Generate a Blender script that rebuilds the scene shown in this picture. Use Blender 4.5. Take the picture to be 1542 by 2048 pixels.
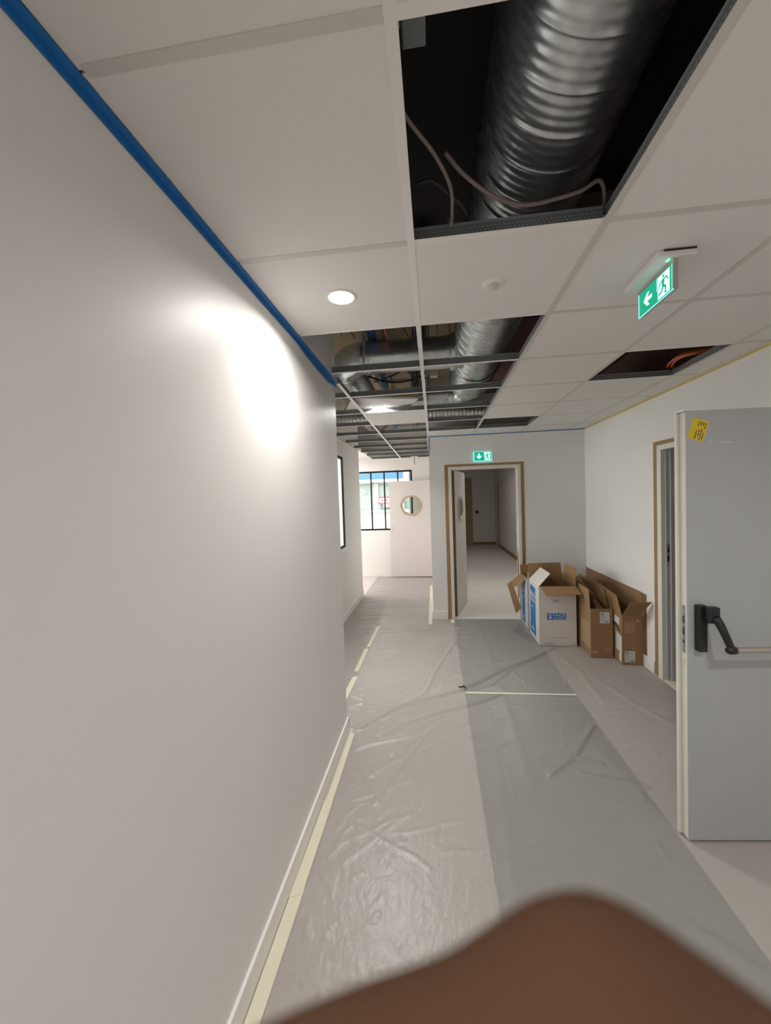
import bpy, bmesh, math, random
import numpy as np
from mathutils import Vector, Matrix
random.seed(7)
for o in list(bpy.data.objects): bpy.data.objects.remove(o)
S = bpy.context.scene
COL = S.collection
PI = math.pi

# ------------------------------------------------------------------ camera, world, exposure
EYE = Vector((0, 0, 1.665))
YAW, PITCH, ROLL, FPX = -0.125270556, -0.0329431734, -0.033038236, 772.512
_fwd = Vector((math.sin(YAW) * math.cos(PITCH), math.cos(YAW) * math.cos(PITCH), math.sin(PITCH)))
_r0 = Vector((math.cos(YAW), -math.sin(YAW), 0)); _u0 = _r0.cross(_fwd)
RIGHT = math.cos(ROLL) * _r0 + math.sin(ROLL) * _u0
UP = -math.sin(ROLL) * _r0 + math.cos(ROLL) * _u0
FWD = _fwd
cd = bpy.data.cameras.new('camera'); cam = bpy.data.objects.new('camera', cd); COL.objects.link(cam)
cam.matrix_world = Matrix(((RIGHT.x, UP.x, -FWD.x, EYE.x), (RIGHT.y, UP.y, -FWD.y, EYE.y), (RIGHT.z, UP.z, -FWD.z, EYE.z), (0, 0, 0, 1)))
cd.sensor_fit = 'VERTICAL'; cd.sensor_height = 36.0; cd.sensor_width = 27.1
cd.lens = FPX / 2048 * 36.0
cd.clip_start = 0.004; cd.clip_end = 200
cd.dof.use_dof = True; cd.dof.focus_distance = 3.2; cd.dof.aperture_fstop = 6.8
S.camera = cam

W = bpy.data.worlds.new('sky'); S.world = W; W.use_nodes = True
bg = W.node_tree.nodes['Background']
bg.inputs[0].default_value = (0.98, 0.98, 1.0, 1); bg.inputs[1].default_value = 6.0

S.view_settings.view_transform = 'Standard'; S.view_settings.look = 'None'
S.view_settings.gamma = 1.0; S.view_settings.use_curve_mapping = False
S.view_settings.exposure = 0.60
S.cycles.use_denoising = True
S.cycles.max_bounces = 12; S.cycles.diffuse_bounces = 6; S.cycles.transparent_max_bounces = 12
S.cycles.sample_clamp_indirect = 6.0
LAMP_W = 9.0          # watts of one ceiling downlight

# ------------------------------------------------------------------ materials
def sl(c):
    return tuple((v / 12.92 if v <= .04045 else ((v + .055) / 1.055) ** 2.4) for v in c)
def mat(name, rgb, rough=.6, metal=0., spec=.5, noise=0., nscale=8., bump=0., bscale=60., alpha=1., emit=None, estr=0., trans=0., linear=True, stretch=None):
    m = bpy.data.materials.new(name); m.use_nodes = True
    nt = m.node_tree; b = nt.nodes['Principled BSDF']
    c = rgb if linear else sl(rgb)
    b.inputs['Base Color'].default_value = (*c, 1)
    b.inputs['Roughness'].default_value = rough; b.inputs['Metallic'].default_value = metal
    b.inputs['Specular IOR Level'].default_value = spec
    b.inputs['Alpha'].default_value = alpha
    b.inputs['Transmission Weight'].default_value = trans
    if emit: b.inputs['Emission Color'].default_value = (*emit, 1); b.inputs['Emission Strength'].default_value = estr
    if noise or bump:
        tc = nt.nodes.new('ShaderNodeTexCoord'); mp = nt.nodes.new('ShaderNodeMapping')
        nt.links.new(tc.outputs['Object'], mp.inputs[0])
        if stretch: mp.inputs['Scale'].default_value = stretch
        if noise:
            n = nt.nodes.new('ShaderNodeTexNoise'); n.inputs['Scale'].default_value = nscale; n.inputs['Detail'].default_value = 5
            nt.links.new(mp.outputs[0], n.inputs['Vector'])
            mx = nt.nodes.new('ShaderNodeMix'); mx.data_type = 'RGBA'
            mx.inputs['A'].default_value = (*[v * (1 - noise) for v in c], 1)
            mx.inputs['B'].default_value = (*[min(1, v * (1 + noise)) for v in c], 1)
            nt.links.new(n.outputs['Fac'], mx.inputs['Factor']); nt.links.new(mx.outputs['Result'], b.inputs['Base Color'])
        if bump:
            n2 = nt.nodes.new('ShaderNodeTexNoise'); n2.inputs['Scale'].default_value = bscale; n2.inputs['Detail'].default_value = 4
            nt.links.new(mp.outputs[0], n2.inputs['Vector'])
            bp = nt.nodes.new('ShaderNodeBump'); bp.inputs['Strength'].default_value = bump; bp.inputs['Distance'].default_value = .01
            nt.links.new(n2.outputs['Fac'], bp.inputs['Height']); nt.links.new(bp.outputs[0], b.inputs['Normal'])
    return m
M = {}
M['wall'] = mat('wall_paint', (.77, .75, .735), .42, spec=.15, noise=.015, nscale=2.5, bump=.02, bscale=220)
M['wall_raw'] = mat('wall_matt_paint', (.79, .765, .74), .7, noise=.015, nscale=2.5)
M['plaster'] = mat('plasterboard', (.55, .51, .47), .85, noise=.06, nscale=5)
M['tile'] = mat('mineral_tile', (.75, .725, .705), .92, spec=.2, noise=.015, nscale=40, bump=.12, bscale=420)
M['wool'] = mat('mineral_wool', (.34, .29, .12), .95, noise=.2, nscale=60)
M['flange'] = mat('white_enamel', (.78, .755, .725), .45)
M['flange_shade'] = mat('shaded_white_enamel', (.60, .57, .54), .5)  # the white flange colour darkened, shading of the closed grid put into it
M['trimwhite'] = mat('white_gloss_paint', (.80, .78, .75), .35)
M['floor'] = mat('beige_vinyl', (.56, .51, .49), .55, noise=.05, nscale=3.5)
M['floor2'] = mat('dusty_floor', (.66, .62, .59), .75, noise=.12, nscale=2.2)
M['strip'] = mat('grey_vinyl', (.16, .185, .187), .5, noise=.06, nscale=4)
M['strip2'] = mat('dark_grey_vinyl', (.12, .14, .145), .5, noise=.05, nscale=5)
M['masking'] = mat('cream_masking_tape', (.70, .66, .52), .7, noise=.05, nscale=12, bump=.1, bscale=90)
M['blue'] = mat('blue_masking_tape', (.005, .15, .46), .55, noise=.08, nscale=6)
M['yellowtape'] = mat('ochre_masking_tape', (.60, .45, .15), .6, noise=.1, nscale=8)
M['kraft'] = mat('kraft_paper_tape', (.33, .195, .095), .65, noise=.12, nscale=6)
M['card'] = mat('brown_cardboard', (.30, .175, .085), .8, noise=.08, nscale=9, bump=.06, bscale=70)
M['card2'] = mat('dull_brown_cardboard', (.255, .145, .07), .8, noise=.08, nscale=9, bump=.06, bscale=70)
M['cardwhite'] = mat('white_printed_card', (.66, .62, .59), .6, noise=.03, nscale=9)
M['inkblue'] = mat('blue_print', (.005, .17, .50), .5)
M['inknavy'] = mat('navy_print', (.03, .10, .28), .5)
M['inkwhite'] = mat('white_print', (.74, .72, .70), .6)
M['inkpale'] = mat('pale_print', (.50, .37, .25), .7)
M['inkgrey'] = mat('grey_print', (.20, .20, .23), .6)
M['inkdark'] = mat('dark_print', (.05, .05, .06), .6)
M['paper'] = mat('paper_label', (.62, .61, .59), .6, noise=.05, nscale=40)
M['sticker'] = mat('yellow_sticker', (.72, .52, .02), .5, noise=.03, nscale=20)
M['doorgrey'] = mat('grey_blue_door_paint', (.42, .44, .44), .42, noise=.03, nscale=4, bump=.03, bscale=200)
M['dooredge'] = mat('cream_door_edge', (.72, .70, .63), .45, noise=.05, nscale=10)
M['doorwhite'] = mat('white_door_skin', (.70, .655, .635), .5, noise=.01, nscale=3)
M['steel'] = mat('zinc_steel', (.46, .45, .43), .35, metal=.9)
M['bar'] = mat('satin_aluminium', (.52, .47, .44), .32, metal=.85)
M['black'] = mat('black_plastic', (.012, .012, .013), .38)
M['iron'] = mat('black_lacquered_frame', (.012, .012, .013), .6, spec=.2)
M['cable'] = mat('black_cable', (.012, .012, .014), .5)
M['cablepink'] = mat('dusty_grey_cable', (.22, .17, .155), .55)
M['cableblue'] = mat('blue_cable', (.03, .15, .42), .5)
M['cableor'] = mat('orange_cable', (.66, .20, .075), .5)
M['cablegrey'] = mat('grey_cable', (.25, .25, .26), .55)
M['slab'] = mat('bare_concrete', (.50, .40, .27), .9, noise=.18, nscale=3)
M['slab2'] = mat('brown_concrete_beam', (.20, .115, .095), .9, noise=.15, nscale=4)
M['galv'] = None; M['web'] = None; M['film'] = None
M['glassy'] = mat('frosted_sensor_lens', (.55, .56, .54), .3)
M['led'] = mat('green_status_light', (.05, .9, .3), .4, emit=(.1, 1., .35), estr=2.)
M['lamp'] = mat('lit_diffuser', (1, 1, 1), .5, emit=(1., .93, .83), estr=14.)
M['tube'] = mat('lit_fluorescent_diffuser', (1, 1, 1), .5, emit=(1., .98, .95), estr=6.)
M['signgreen'] = mat('backlit_green', (0., .30, .17), .4, emit=(.0, .34, .20), estr=.62)
M['signwhite'] = mat('backlit_white', (.8, .9, .9), .4, emit=(.66, .95, .98), estr=.62)
M['signcyan'] = mat('backlit_edge', (.2, .7, .7), .3, emit=(.30, .95, .90), estr=.6)
M['signclear'] = mat('grey_acrylic_edge', (.42, .40, .38), .3)
M['facade'] = mat('white_render', (.44, .43, .415), .8, noise=.03, nscale=1)
M['facblue'] = mat('blue_fascia', (.030, .095, .24), .5)
M['shutter'] = mat('pale_green_shutter', (.225, .262, .238), .6)
M['facgrey'] = mat('pale_grey_frame', (.30, .33, .335), .6)
M['red'] = mat('red_sign', (.45, .05, .075), .5)
M['redpale'] = mat('pale_red_sign_panel', (.50, .40, .37), .5)
M['asphalt'] = mat('paving', (.55, .54, .51), .9, noise=.1, nscale=2)
M['skin'] = mat('skin', (.098, .050, .029), .8, spec=.08, noise=.1, nscale=60)
M['sleeve'] = mat('dark_fabric', (.03, .032, .04), .9)
M['doorbeige'] = mat('beige_raw_door', (.42, .34, .22), .7, noise=.08, nscale=4)
M['ringtape'] = mat('tan_paper_tape', (.50, .36, .22), .7, noise=.3, nscale=9)
M['dark'] = mat('void_shade_dark', (.035, .030, .027), .9)  # near-black, the shade of the ceiling void put into the colour
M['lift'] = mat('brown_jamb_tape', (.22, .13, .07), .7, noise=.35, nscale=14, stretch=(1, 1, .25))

def galv(name, base, r0, r1, scale):
    m = bpy.data.materials.new(name); m.use_nodes = True; nt = m.node_tree; b = nt.nodes['Principled BSDF']
    b.inputs['Metallic'].default_value = .95
    tc = nt.nodes.new('ShaderNodeTexCoord')
    n = nt.nodes.new('ShaderNodeTexNoise'); n.inputs['Scale'].default_value = scale; n.inputs['Detail'].default_value = 3
    v = nt.nodes.new('ShaderNodeTexVoronoi'); v.inputs['Scale'].default_value = scale * 2.5
    nt.links.new(tc.outputs['Object'], n.inputs['Vector']); nt.links.new(tc.outputs['Object'], v.inputs['Vector'])
    mr = nt.nodes.new('ShaderNodeMapRange'); mr.inputs['To Min'].default_value = r0; mr.inputs['To Max'].default_value = r1
    nt.links.new(n.outputs['Fac'], mr.inputs['Value']); nt.links.new(mr.outputs[0], b.inputs['Roughness'])
    mx = nt.nodes.new('ShaderNodeMix'); mx.data_type = 'RGBA'
    mx.inputs['A'].default_value = (*[c * .86 for c in base], 1); mx.inputs['B'].default_value = (*[c * 1.12 for c in base], 1)
    nt.links.new(v.outputs['Distance'], mx.inputs['Factor']); nt.links.new(mx.outputs['Result'], b.inputs['Base Color'])
    return m
M['galv'] = galv('galvanised_steel', (.60, .63, .64), .23, .38, 14)
M['galvflex'] = galv('aluminium_flex', (.56, .56, .55), .28, .45, 20)

def web_mat():
    m = bpy.data.materials.new('perforated_galvanised_web'); m.use_nodes = True; nt = m.node_tree; b = nt.nodes['Principled BSDF']
    b.inputs['Metallic'].default_value = .35; b.inputs['Roughness'].default_value = .45
    tc = nt.nodes.new('ShaderNodeTexCoord'); sep = nt.nodes.new('ShaderNodeSeparateXYZ'); nt.links.new(tc.outputs['Object'], sep.inputs[0])
    def mth(op, a, bb=None):
        n = nt.nodes.new('ShaderNodeMath'); n.operation = op
        for i, s in enumerate((a, bb)):
            if s is None: continue
            if isinstance(s, (int, float)): n.inputs[i].default_value = s
            else: nt.links.new(s, n.inputs[i])
        return n.outputs[0]
    u = mth('ADD', sep.outputs[0], sep.outputs[1])
    row = mth('FLOOR', mth('DIVIDE', sep.outputs[2], .010))
    us = mth('ADD', mth('DIVIDE', u, .013), mth('MULTIPLY', row, .5))
    fu = mth('SUBTRACT', mth('FRACT', us), .5)
    fv = mth('SUBTRACT', mth('FRACT', mth('DIVIDE', sep.outputs[2], .010)), .5)
    d = mth('SQRT', mth('ADD', mth('MULTIPLY', fu, fu), mth('MULTIPLY', fv, fv)))
    hole = mth('LESS_THAN', d, .26)
    mid = mth('MULTIPLY', mth('GREATER_THAN', sep.outputs[2], .008), mth('LESS_THAN', sep.outputs[2], .031))
    fac = mth('MULTIPLY', hole, mid)
    mx = nt.nodes.new('ShaderNodeMix'); mx.data_type = 'RGBA'
    mx.inputs['A'].default_value = (.18, .195, .205, 1); mx.inputs['B'].default_value = (.34, .36, .37, 1)
    nt.links.new(fac, mx.inputs['Factor']); nt.links.new(mx.outputs['Result'], b.inputs['Base Color'])
    return m
M['web'] = web_mat()
M['bulb'] = mat('folded_steel_edge', (.34, .36, .37), .4, metal=.5)

def film_mat():
    m = bpy.data.materials.new('clear_polythene_film'); m.use_nodes = True; nt = m.node_tree; b = nt.nodes['Principled BSDF']
    b.inputs['Base Color'].default_value = (.455, .42, .395, 1); b.inputs['Roughness'].default_value = .31
    b.inputs['Specular IOR Level'].default_value = .6; b.inputs['Alpha'].default_value = .5
    tc = nt.nodes.new('ShaderNodeTexCoord'); mp = nt.nodes.new('ShaderNodeMapping'); mp.inputs['Scale'].default_value = (1.0, .55, 1.)
    mp.inputs['Rotation'].default_value = (0, 0, .5)
    nt.links.new(tc.outputs['Object'], mp.inputs[0])
    n = nt.nodes.new('ShaderNodeTexNoise'); n.inputs['Scale'].default_value = 26; n.inputs['Detail'].default_value = 5; n.inputs['Distortion'].default_value = 1.2
    nt.links.new(mp.outputs[0], n.inputs['Vector'])
    bp = nt.nodes.new('ShaderNodeBump'); bp.inputs['Strength'].default_value = .5; bp.inputs['Distance'].default_value = .006
    nt.links.new(n.outputs['Fac'], bp.inputs['Height']); nt.links.new(bp.outputs[0], b.inputs['Normal'])
    return m
M['film'] = film_mat()
def glass_mat():
    m = bpy.data.materials.new('clear_glass'); m.use_nodes = True; nt = m.node_tree
    nt.nodes.remove(nt.nodes['Principled BSDF']); out = nt.nodes['Material Output']
    t = nt.nodes.new('ShaderNodeBsdfTransparent'); g = nt.nodes.new('ShaderNodeBsdfGlossy'); g.inputs['Roughness'].default_value = .02
    t.inputs[0].default_value = (.93, .97, .95, 1)
    f = nt.nodes.new('ShaderNodeFresnel'); f.inputs['IOR'].default_value = 1.4; mx = nt.nodes.new('ShaderNodeMixShader')
    gm = nt.nodes.new('ShaderNodeNewGeometry'); fr_ = nt.nodes.new('ShaderNodeMath'); fr_.operation = 'SUBTRACT'; fr_.inputs[0].default_value = 1
    ml = nt.nodes.new('ShaderNodeMath'); ml.operation = 'MULTIPLY'; nt.links.new(gm.outputs['Backfacing'], fr_.inputs[1]); nt.links.new(fr_.outputs[0], ml.inputs[0]); nt.links.new(f.outputs[0], ml.inputs[1])
    nt.links.new(ml.outputs[0], mx.inputs[0]); nt.links.new(t.outputs[0], mx.inputs[1]); nt.links.new(g.outputs[0], mx.inputs[2]); nt.links.new(mx.outputs[0], out.inputs[0])
    return m
M['glass'] = glass_mat()

# ------------------------------------------------------------------ mesh helpers (all coordinates are world metres)
ORG = {}
class MB:
    def __init__(s): s.v = []; s.f = []; s.mi = []
    def add(s, vs, fs, mi=0):
        o = len(s.v); s.v += [tuple(v) for v in vs]; s.f += [tuple(i + o for i in f) for f in fs]; s.mi += [mi] * len(fs); return s
    def box(s, x0, x1, y0, y1, z0, z1, mi=0, T=None):
        vs = [Vector(p) for p in ((x0,y0,z0),(x1,y0,z0),(x1,y1,z0),(x0,y1,z0),(x0,y0,z1),(x1,y0,z1),(x1,y1,z1),(x0,y1,z1))]
        if T: vs = [T @ v for v in vs]
        return s.add(vs, [(0,3,2,1),(4,5,6,7),(0,1,5,4),(1,2,6,5),(2,3,7,6),(3,0,4,7)], mi)
    def sheet(s, q, th, mo=0, mi_=0):
        """thin panel: q = outer-face polygon (counter-clockwise seen from outside), thickened inwards"""
        q = [Vector(p) for p in q]; n = (q[1] - q[0]).cross(q[-1] - q[0]).normalized(); k = len(q)
        b = [p - n * th for p in q]
        s.add(q + b, [tuple(range(k))], mo); o = len(s.v) - 2 * k
        s.f.append(tuple(o + k + i for i in reversed(range(k)))); s.mi.append(mi_)
        for i in range(k):
            j = (i + 1) % k; s.f.append((o + i, o + k + i, o + k + j, o + j)); s.mi.append(mi_)
        return s
    def tube(s, pts, r, seg=8, mi=0, cap=True):
        pts = [Vector(p) for p in pts]; n = len(pts); rs = r if isinstance(r, (list, tuple)) else [r] * n
        rings = []; up = None
        for i, p in enumerate(pts):
            t = (pts[min(i + 1, n - 1)] - pts[max(i - 1, 0)]).normalized()
            if up is None:
                up = Vector((0, 0, 1)) if abs(t.z) < .9 else Vector((1, 0, 0))
            a = t.cross(up).normalized(); up = a.cross(t).normalized()
            rings.append([p + rs[i] * (math.cos(2*PI*k/seg) * a + math.sin(2*PI*k/seg) * up) for k in range(seg)])
        vs = [v for R_ in rings for v in R_]; fs = []
        for i in range(n - 1):
            for k in range(seg):
                fs.append((i*seg+k, i*seg+(k+1) % seg, (i+1)*seg+(k+1) % seg, (i+1)*seg+k))
        if cap: fs += [tuple(reversed(range(seg))), tuple((n-1)*seg+k for k in range(seg))]
        return s.add(vs, fs, mi)
    def lathe(s, c, ax, prof, seg=32, mi=0):
        """prof = [(radius, distance along axis)]"""
        c = Vector(c); ax = Vector(ax).normalized(); u = ax.orthogonal().normalized(); w = ax.cross(u); n = len(prof)
        vs = [c + ax * h + max(r, 1e-5) * (math.cos(2*PI*k/seg) * u + math.sin(2*PI*k/seg) * w) for r, h in prof for k in range(seg)]
        fs = [(i*seg+k, i*seg+(k+1) % seg, (i+1)*seg+(k+1) % seg, (i+1)*seg+k) for i in range(n-1) for k in range(seg)]
        return s.add(vs, fs, mi)
    def build(s, name, mats, parent=None, smooth=False, **props):
        org = ORG[parent] if parent else Vector((0, 0, 0))
        own = Vector((0, 0, 0))
        if not parent:
            a = np.array([list(v) for v in s.v]); own = Vector(((a[:,0].min()+a[:,0].max())/2, (a[:,1].min()+a[:,1].max())/2, a[:,2].min()))
        base = org if parent else own
        me = bpy.data.meshes.new(name); me.from_pydata([tuple(Vector(v) - base) for v in s.v], [], s.f)
        for m in (mats if isinstance(mats, (list, tuple)) else [mats]): me.materials.append(M[m])
        if any(s.mi): me.polygons.foreach_set('material_index', s.mi)
        if smooth: me.polygons.foreach_set('use_smooth', [True] * len(me.polygons))
        me.update()
        o = bpy.data.objects.new(name, me); COL.objects.link(o)
        if parent: o.parent = parent; ORG[o] = org
        else: o.location = own; ORG[o] = own
        for k, v in props.items(): o[k] = v
        return o
def thing(name, label, cat, loc, group=None):
    o = bpy.data.objects.new(name, None); COL.objects.link(o); o.location = loc; o.empty_display_size = .05
    o['label'] = label; o['category'] = cat
    if group: o['group'] = group
    ORG[o] = Vector(loc); return o
def tag(o, label, cat, group=None):
    o['label'] = label; o['category'] = cat
    if group: o['group'] = group
    return o
def struct(name, loc=(0, 0, 0), label=None, cat=None):
    o = bpy.data.objects.new(name, None); COL.objects.link(o); o.location = loc; o.empty_display_size = .05
    o['kind'] = 'structure'; ORG[o] = Vector(loc)
    if label: o['label'] = label; o['category'] = cat
    return o
def ks(o, label=None, cat=None):
    o['kind'] = 'structure'
    if label: o['label'] = label; o['category'] = cat
    return o
def bevel(o, w=.002, seg=2):
    b = o.modifiers.new('bevel', 'BEVEL'); b.width = w; b.segments = seg; b.limit_method = 'ANGLE'; return o
def text_mb(mb, body, origin, u, v, height, width=None, depth=.0006, mi=0):
    """flat lettering made into a mesh: origin = lower left, u = reading direction, v = up"""
    cu = bpy.data.curves.new('lettering', 'FONT'); cu.body = body; cu.size = 1; cu.resolution_u = 3
    t = bpy.data.objects.new('lettering', cu); COL.objects.link(t)
    dg = bpy.context.evaluated_depsgraph_get(); me = t.evaluated_get(dg).to_mesh()
    vs = [Vector(p.co) for p in me.vertices]; fs = [tuple(f.vertices) for f in me.polygons]
    t.evaluated_get(dg).to_mesh_clear(); bpy.data.objects.remove(t); bpy.data.curves.remove(cu)
    x0 = min(p.x for p in vs); x1 = max(p.x for p in vs); y0 = min(p.y for p in vs); y1 = max(p.y for p in vs)
    sy = height / (y1 - y0); sx = (width / (x1 - x0)) if width else sy
    u = Vector(u).normalized(); v = Vector(v).normalized(); n = u.cross(v); o = Vector(origin)
    mb.add([o + u * (p.x - x0) * sx + v * (p.y - y0) * sy + n * depth for p in vs], fs, mi)
def flat(mb, pts2, origin, u, v, lift=.001, mi=0):
    u = Vector(u).normalized(); v = Vector(v).normalized(); n = u.cross(v); o = Vector(origin)
    mb.add([o + u * a + v * b + n * lift for a, b in pts2], [tuple(range(len(pts2)))], mi)
def bez(pts, n=8):
    """Catmull-Rom through pts"""
    P = [Vector(p) for p in pts]; P = [2*P[0]-P[1]] + P + [2*P[-1]-P[-2]]; out = []
    for i in range(1, len(P) - 2):
        for k in range(n):
            t = k / n; a, b, c, d = P[i-1], P[i], P[i+1], P[i+2]
            out.append(.5 * ((2*b) + (c-a)*t + (2*a-5*b+4*c-d)*t*t + (3*b-a-3*c+d)*t**3))
    out.append(P[-2]); return out

# ------------------------------------------------------------------ the shell
CZ = 2.495          # underside of the suspended ceiling
SLAB = 3.25
XL, XR, YF, X2, YE = -.667, 1.953, 5.30, -1.27, 8.22
def wall_with_hole(mb, axis, c0, c1, a0, a1, holes, z1=SLAB):
    """wall slab normal to axis between c0..c1, running a0..a1, with rectangular holes (h0,h1,z0,z1)"""
    def bx(p0, p1, q0, q1):
        if p1 - p0 < 1e-6 or q1 - q0 < 1e-6: return
        mb.box(c0, c1, p0, p1, q0, q1) if axis == 'x' else mb.box(p0, p1, c0, c1, q0, q1)
    cur = a0
    for h0, h1, z0, zz in sorted(holes):
        bx(cur, h0, 0, z1); bx(h0, h1, 0, z0); bx(h0, h1, zz, z1); cur = h1
    bx(cur, a1, 0, z1); return mb
fl = MB().box(-5.5, 4.0, -3.7, YE + .14, -.12, 0).box(-.06, 4.0, YE + .14, 13.9, -.12, 0).build('floor', 'floor'); ks(fl)
MB().box(.215, 1.122, -3.5, 5.33, 0, .0022).build('floor_strip', 'strip', fl, label='grey vinyl walkway strip set into the floor')
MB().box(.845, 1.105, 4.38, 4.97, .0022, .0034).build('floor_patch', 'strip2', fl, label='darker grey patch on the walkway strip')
MB().box(.06, 2.06, 5.42, 13.6, 0, .004).build('room_floor', 'floor2', fl)
ks(MB().box(-5.5, 4.0, -3.7, YE + .14, SLAB, SLAB + .2).box(-.06, 4.0, YE + .14, 13.9, SLAB, SLAB + .2).build('ceiling_slab', 'slab'))
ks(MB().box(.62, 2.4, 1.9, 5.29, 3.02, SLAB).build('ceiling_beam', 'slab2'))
ks(MB().box(-.66, .6, -3.5, 3.0, 3.07, SLAB).box(.6, 1.95, -3.5, 1.88, 3.07, SLAB).build('ceiling_void_shade', 'dark'))  # boxes added under the slab so the void above the tiles reads dark
w = MB().box(XL - .12, XL, -3.6, 2.68, 0, SLAB).box(X2 - .1, XL - .12, 2.58, 2.68, 0, SLAB)
wl = w.build('wall_left', 'wall'); ks(wl)
MB().box(XL, XL + .004, 2.585, 2.679, CZ + .05, SLAB - .01).build('corner_bead', 'trimwhite', wl)
ks(wall_with_hole(MB(), 'x', X2 - .1, X2, 2.68, 6.6, [(3.62, 5.415, 1.0, 2.285)]).build('wall_recess', 'wall_raw'))
ks(MB().box(-4.6, X2 - .1, 6.5, 6.6, 0, SLAB).build('wall_return', 'wall_raw'))
ks(wall_with_hole(MB(), 'y', YE, YE + .12, -4.6, -.05, [(-2.5, -.444, 1.0, 2.272)]).build('wall_end', 'wall_raw'))
ks(wall_with_hole(MB(), 'y', YF, YF + .12, -.05, 2.16, [(.215, 1.135, 0, 2.06)]).build('wall_far', 'wall'))
ks(MB().box(-.05, .06, YF + .12, 13.6, 0, SLAB).build('wall_partition', 'wall_raw'))
ks(wall_with_hole(MB(), 'x', XR, XR + .12, -3.6, YF, [(2.74, 3.62, 0, 2.055)], 2.52).build('wall_right', 'wall_raw'))
MB().box(XR, XR + .12, -3.6, YF, 2.5202, SLAB).build('shaded_upper_wall', 'slab2', bpy.data.objects['wall_right'])  # upper wall coloured dark brown to stand in for the void's shade
ks(MB().box(XL - .12, 4.0, -3.72, -3.6, 0, SLAB).build('wall_back', 'wall_raw'))
ks(wall_with_hole(MB(), 'x', -4.72, -4.6, 2.58, YE + .12, [(2.75, 6.4, .1, 2.5), (6.85, 8.05, .2, 2.4)]).build('wall_outer', 'wall_raw'))
ks(MB().box(-4.6, X2 - .1, 2.46, 2.58, 0, SLAB).build('wall_side_room', 'wall_raw'))
# room behind the far door
ks(MB().box(2.06, 2.18, YF + .12, 13.6, 0, SLAB).build('wall_room_right', 'wall_raw'))
ks(wall_with_hole(MB(), 'y', 13.47, 13.6, .06, 2.06, [(.30, 1.06, 0, 2.3)]).build('wall_room_end', 'wall_raw'))
ks(MB().box(.06, 2.06, YF + .12, 13.5, 2.55, 2.6).build('ceiling_room', 'tile'))
ks(MB().box(-4.6, X2 - .1, 2.58, 6.5, 2.55, 2.6).box(-4.6, X2 - .02, 6.6, YE, 2.55, 2.6).build('ceiling_side_room', 'tile'))
# unlit room behind the right-hand doorway
w = MB().box(3.7, 3.8, 1.9, 4.7, 0, SLAB).box(XR + .12, 3.7, 1.9, 2.0, 0, SLAB).box(XR + .12, 3.7, 4.6, 4.7, 0, SLAB)
ks(w.build('wall_side_store', 'wall_raw'))

# skirting boards
def skirt(name, boxes):
    mb = MB()
    for b in boxes: mb.box(*b)
    o = mb.build(name, 'trimwhite'); ks(o); bevel(o, .004, 2); return o
skirt('baseboard_left', [(XL, XL + .014, -3.6, 2.694, 0, .10), (X2, XL + .014, 2.68, 2.694, 0, .10)])
skirt('baseboard_recess', [(X2, X2 + .014, 2.694, 6.6, 0, .10)])
skirt('baseboard_far', [(-.05, .150, YF - .014, YF, 0, .108), (1.19, XR, YF - .014, YF, 0, .108)])
skirt('baseboard_partition', [(-.064, -.05, YF - .014, YE - .014, 0, .108)])
skirt('baseboard_end', [(-4.5, -.05, YE - .014, YE, 0, .112)])
skirt('baseboard_right', [(XR - .014, XR, 3.73, YF - .014, 0, .11), (XR - .014, XR, -3.6, 2.62, 0, .11)])

# ------------------------------------------------------------------ suspended ceiling: grid and tiles
ceil = struct('ceiling', (0, 0, CZ))
def angle_trim(name, boxes):
    mb = MB()
    for b in boxes: mb.box(*b)
    return mb.build(name, 'flange', ceil)
angle_trim('wall_angle', [(XL, XL + .02, -3.6, 2.68, CZ - .001, CZ + .002)])
angle_trim('wall_angle', [(X2, X2 + .02, 2.68, YE, CZ - .001, CZ + .002)])
angle_trim('wall_angle', [(XR - .02, XR, -3.6, YF, CZ - .001, CZ + .002)])
angle_trim('wall_angle', [(-.05, XR, YF - .02, YF, CZ - .001, CZ + .002)])
angle_trim('wall_angle', [(X2, -.05, YE - .02, YE, CZ - .001, CZ + .002)])
angle_trim('wall_angle', [(-.07, -.05, YF, YE, CZ - .001, CZ + .002)])
def tee_mb(L):      # runs along local x, origin at mid of the flange underside
    return MB().box(-L/2, L/2, -.012, .012, 0, .0015).box(-L/2, L/2, -.0011, .0011, .0015, .042, 1).box(-L/2, L/2, -.004, .004, .036, .043, 2)
def tee_mesh(L, fl='flange_shade'):
    mb = tee_mb(L); me = bpy.data.meshes.new('tee'); me.from_pydata(mb.v, [], mb.f)
    me.materials.append(M[fl]); me.materials.append(M['web']); me.materials.append(M['bulb']); me.polygons.foreach_set('material_index', mb.mi); return me
def place(name, me, loc, rz=0, parent=ceil):
    o = bpy.data.objects.new(name, me); COL.objects.link(o); o.parent = parent; o.location = Vector(loc) - ORG[parent]; o.rotation_euler = (0, 0, rz); ORG[o] = ORG[parent]; return o
TX = [-.65, -.05, .55, 1.15, 1.75]
Y0 = 1.288
rowY = [Y0 + .6 * k for k in range(-8, 12)]
for x in TX:
    a = 2.70 if x == -.65 else -3.58
    b = YE - .02 if x == -.65 else YF - .02
    place('main_tee', tee_mesh(b - a, 'flange' if x < .2 else 'flange_shade'), (x, (a + b) / 2, CZ - .0005), PI / 2)
COLS = [(X2 + .02, -.65), (-.65, -.05), (-.05, .55), (.55, 1.15), (1.15, 1.75), (1.75, XR - .02)]
TEE = {}
def tile_mesh(wx, wy):
    mb = MB().box(-wx/2, wx/2, -wy/2, wy/2, .0010, .0175); me = bpy.data.meshes.new('tile'); me.from_pydata(mb.v, [], mb.f); me.materials.append(M['tile']); return me
TILE = {}
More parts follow.
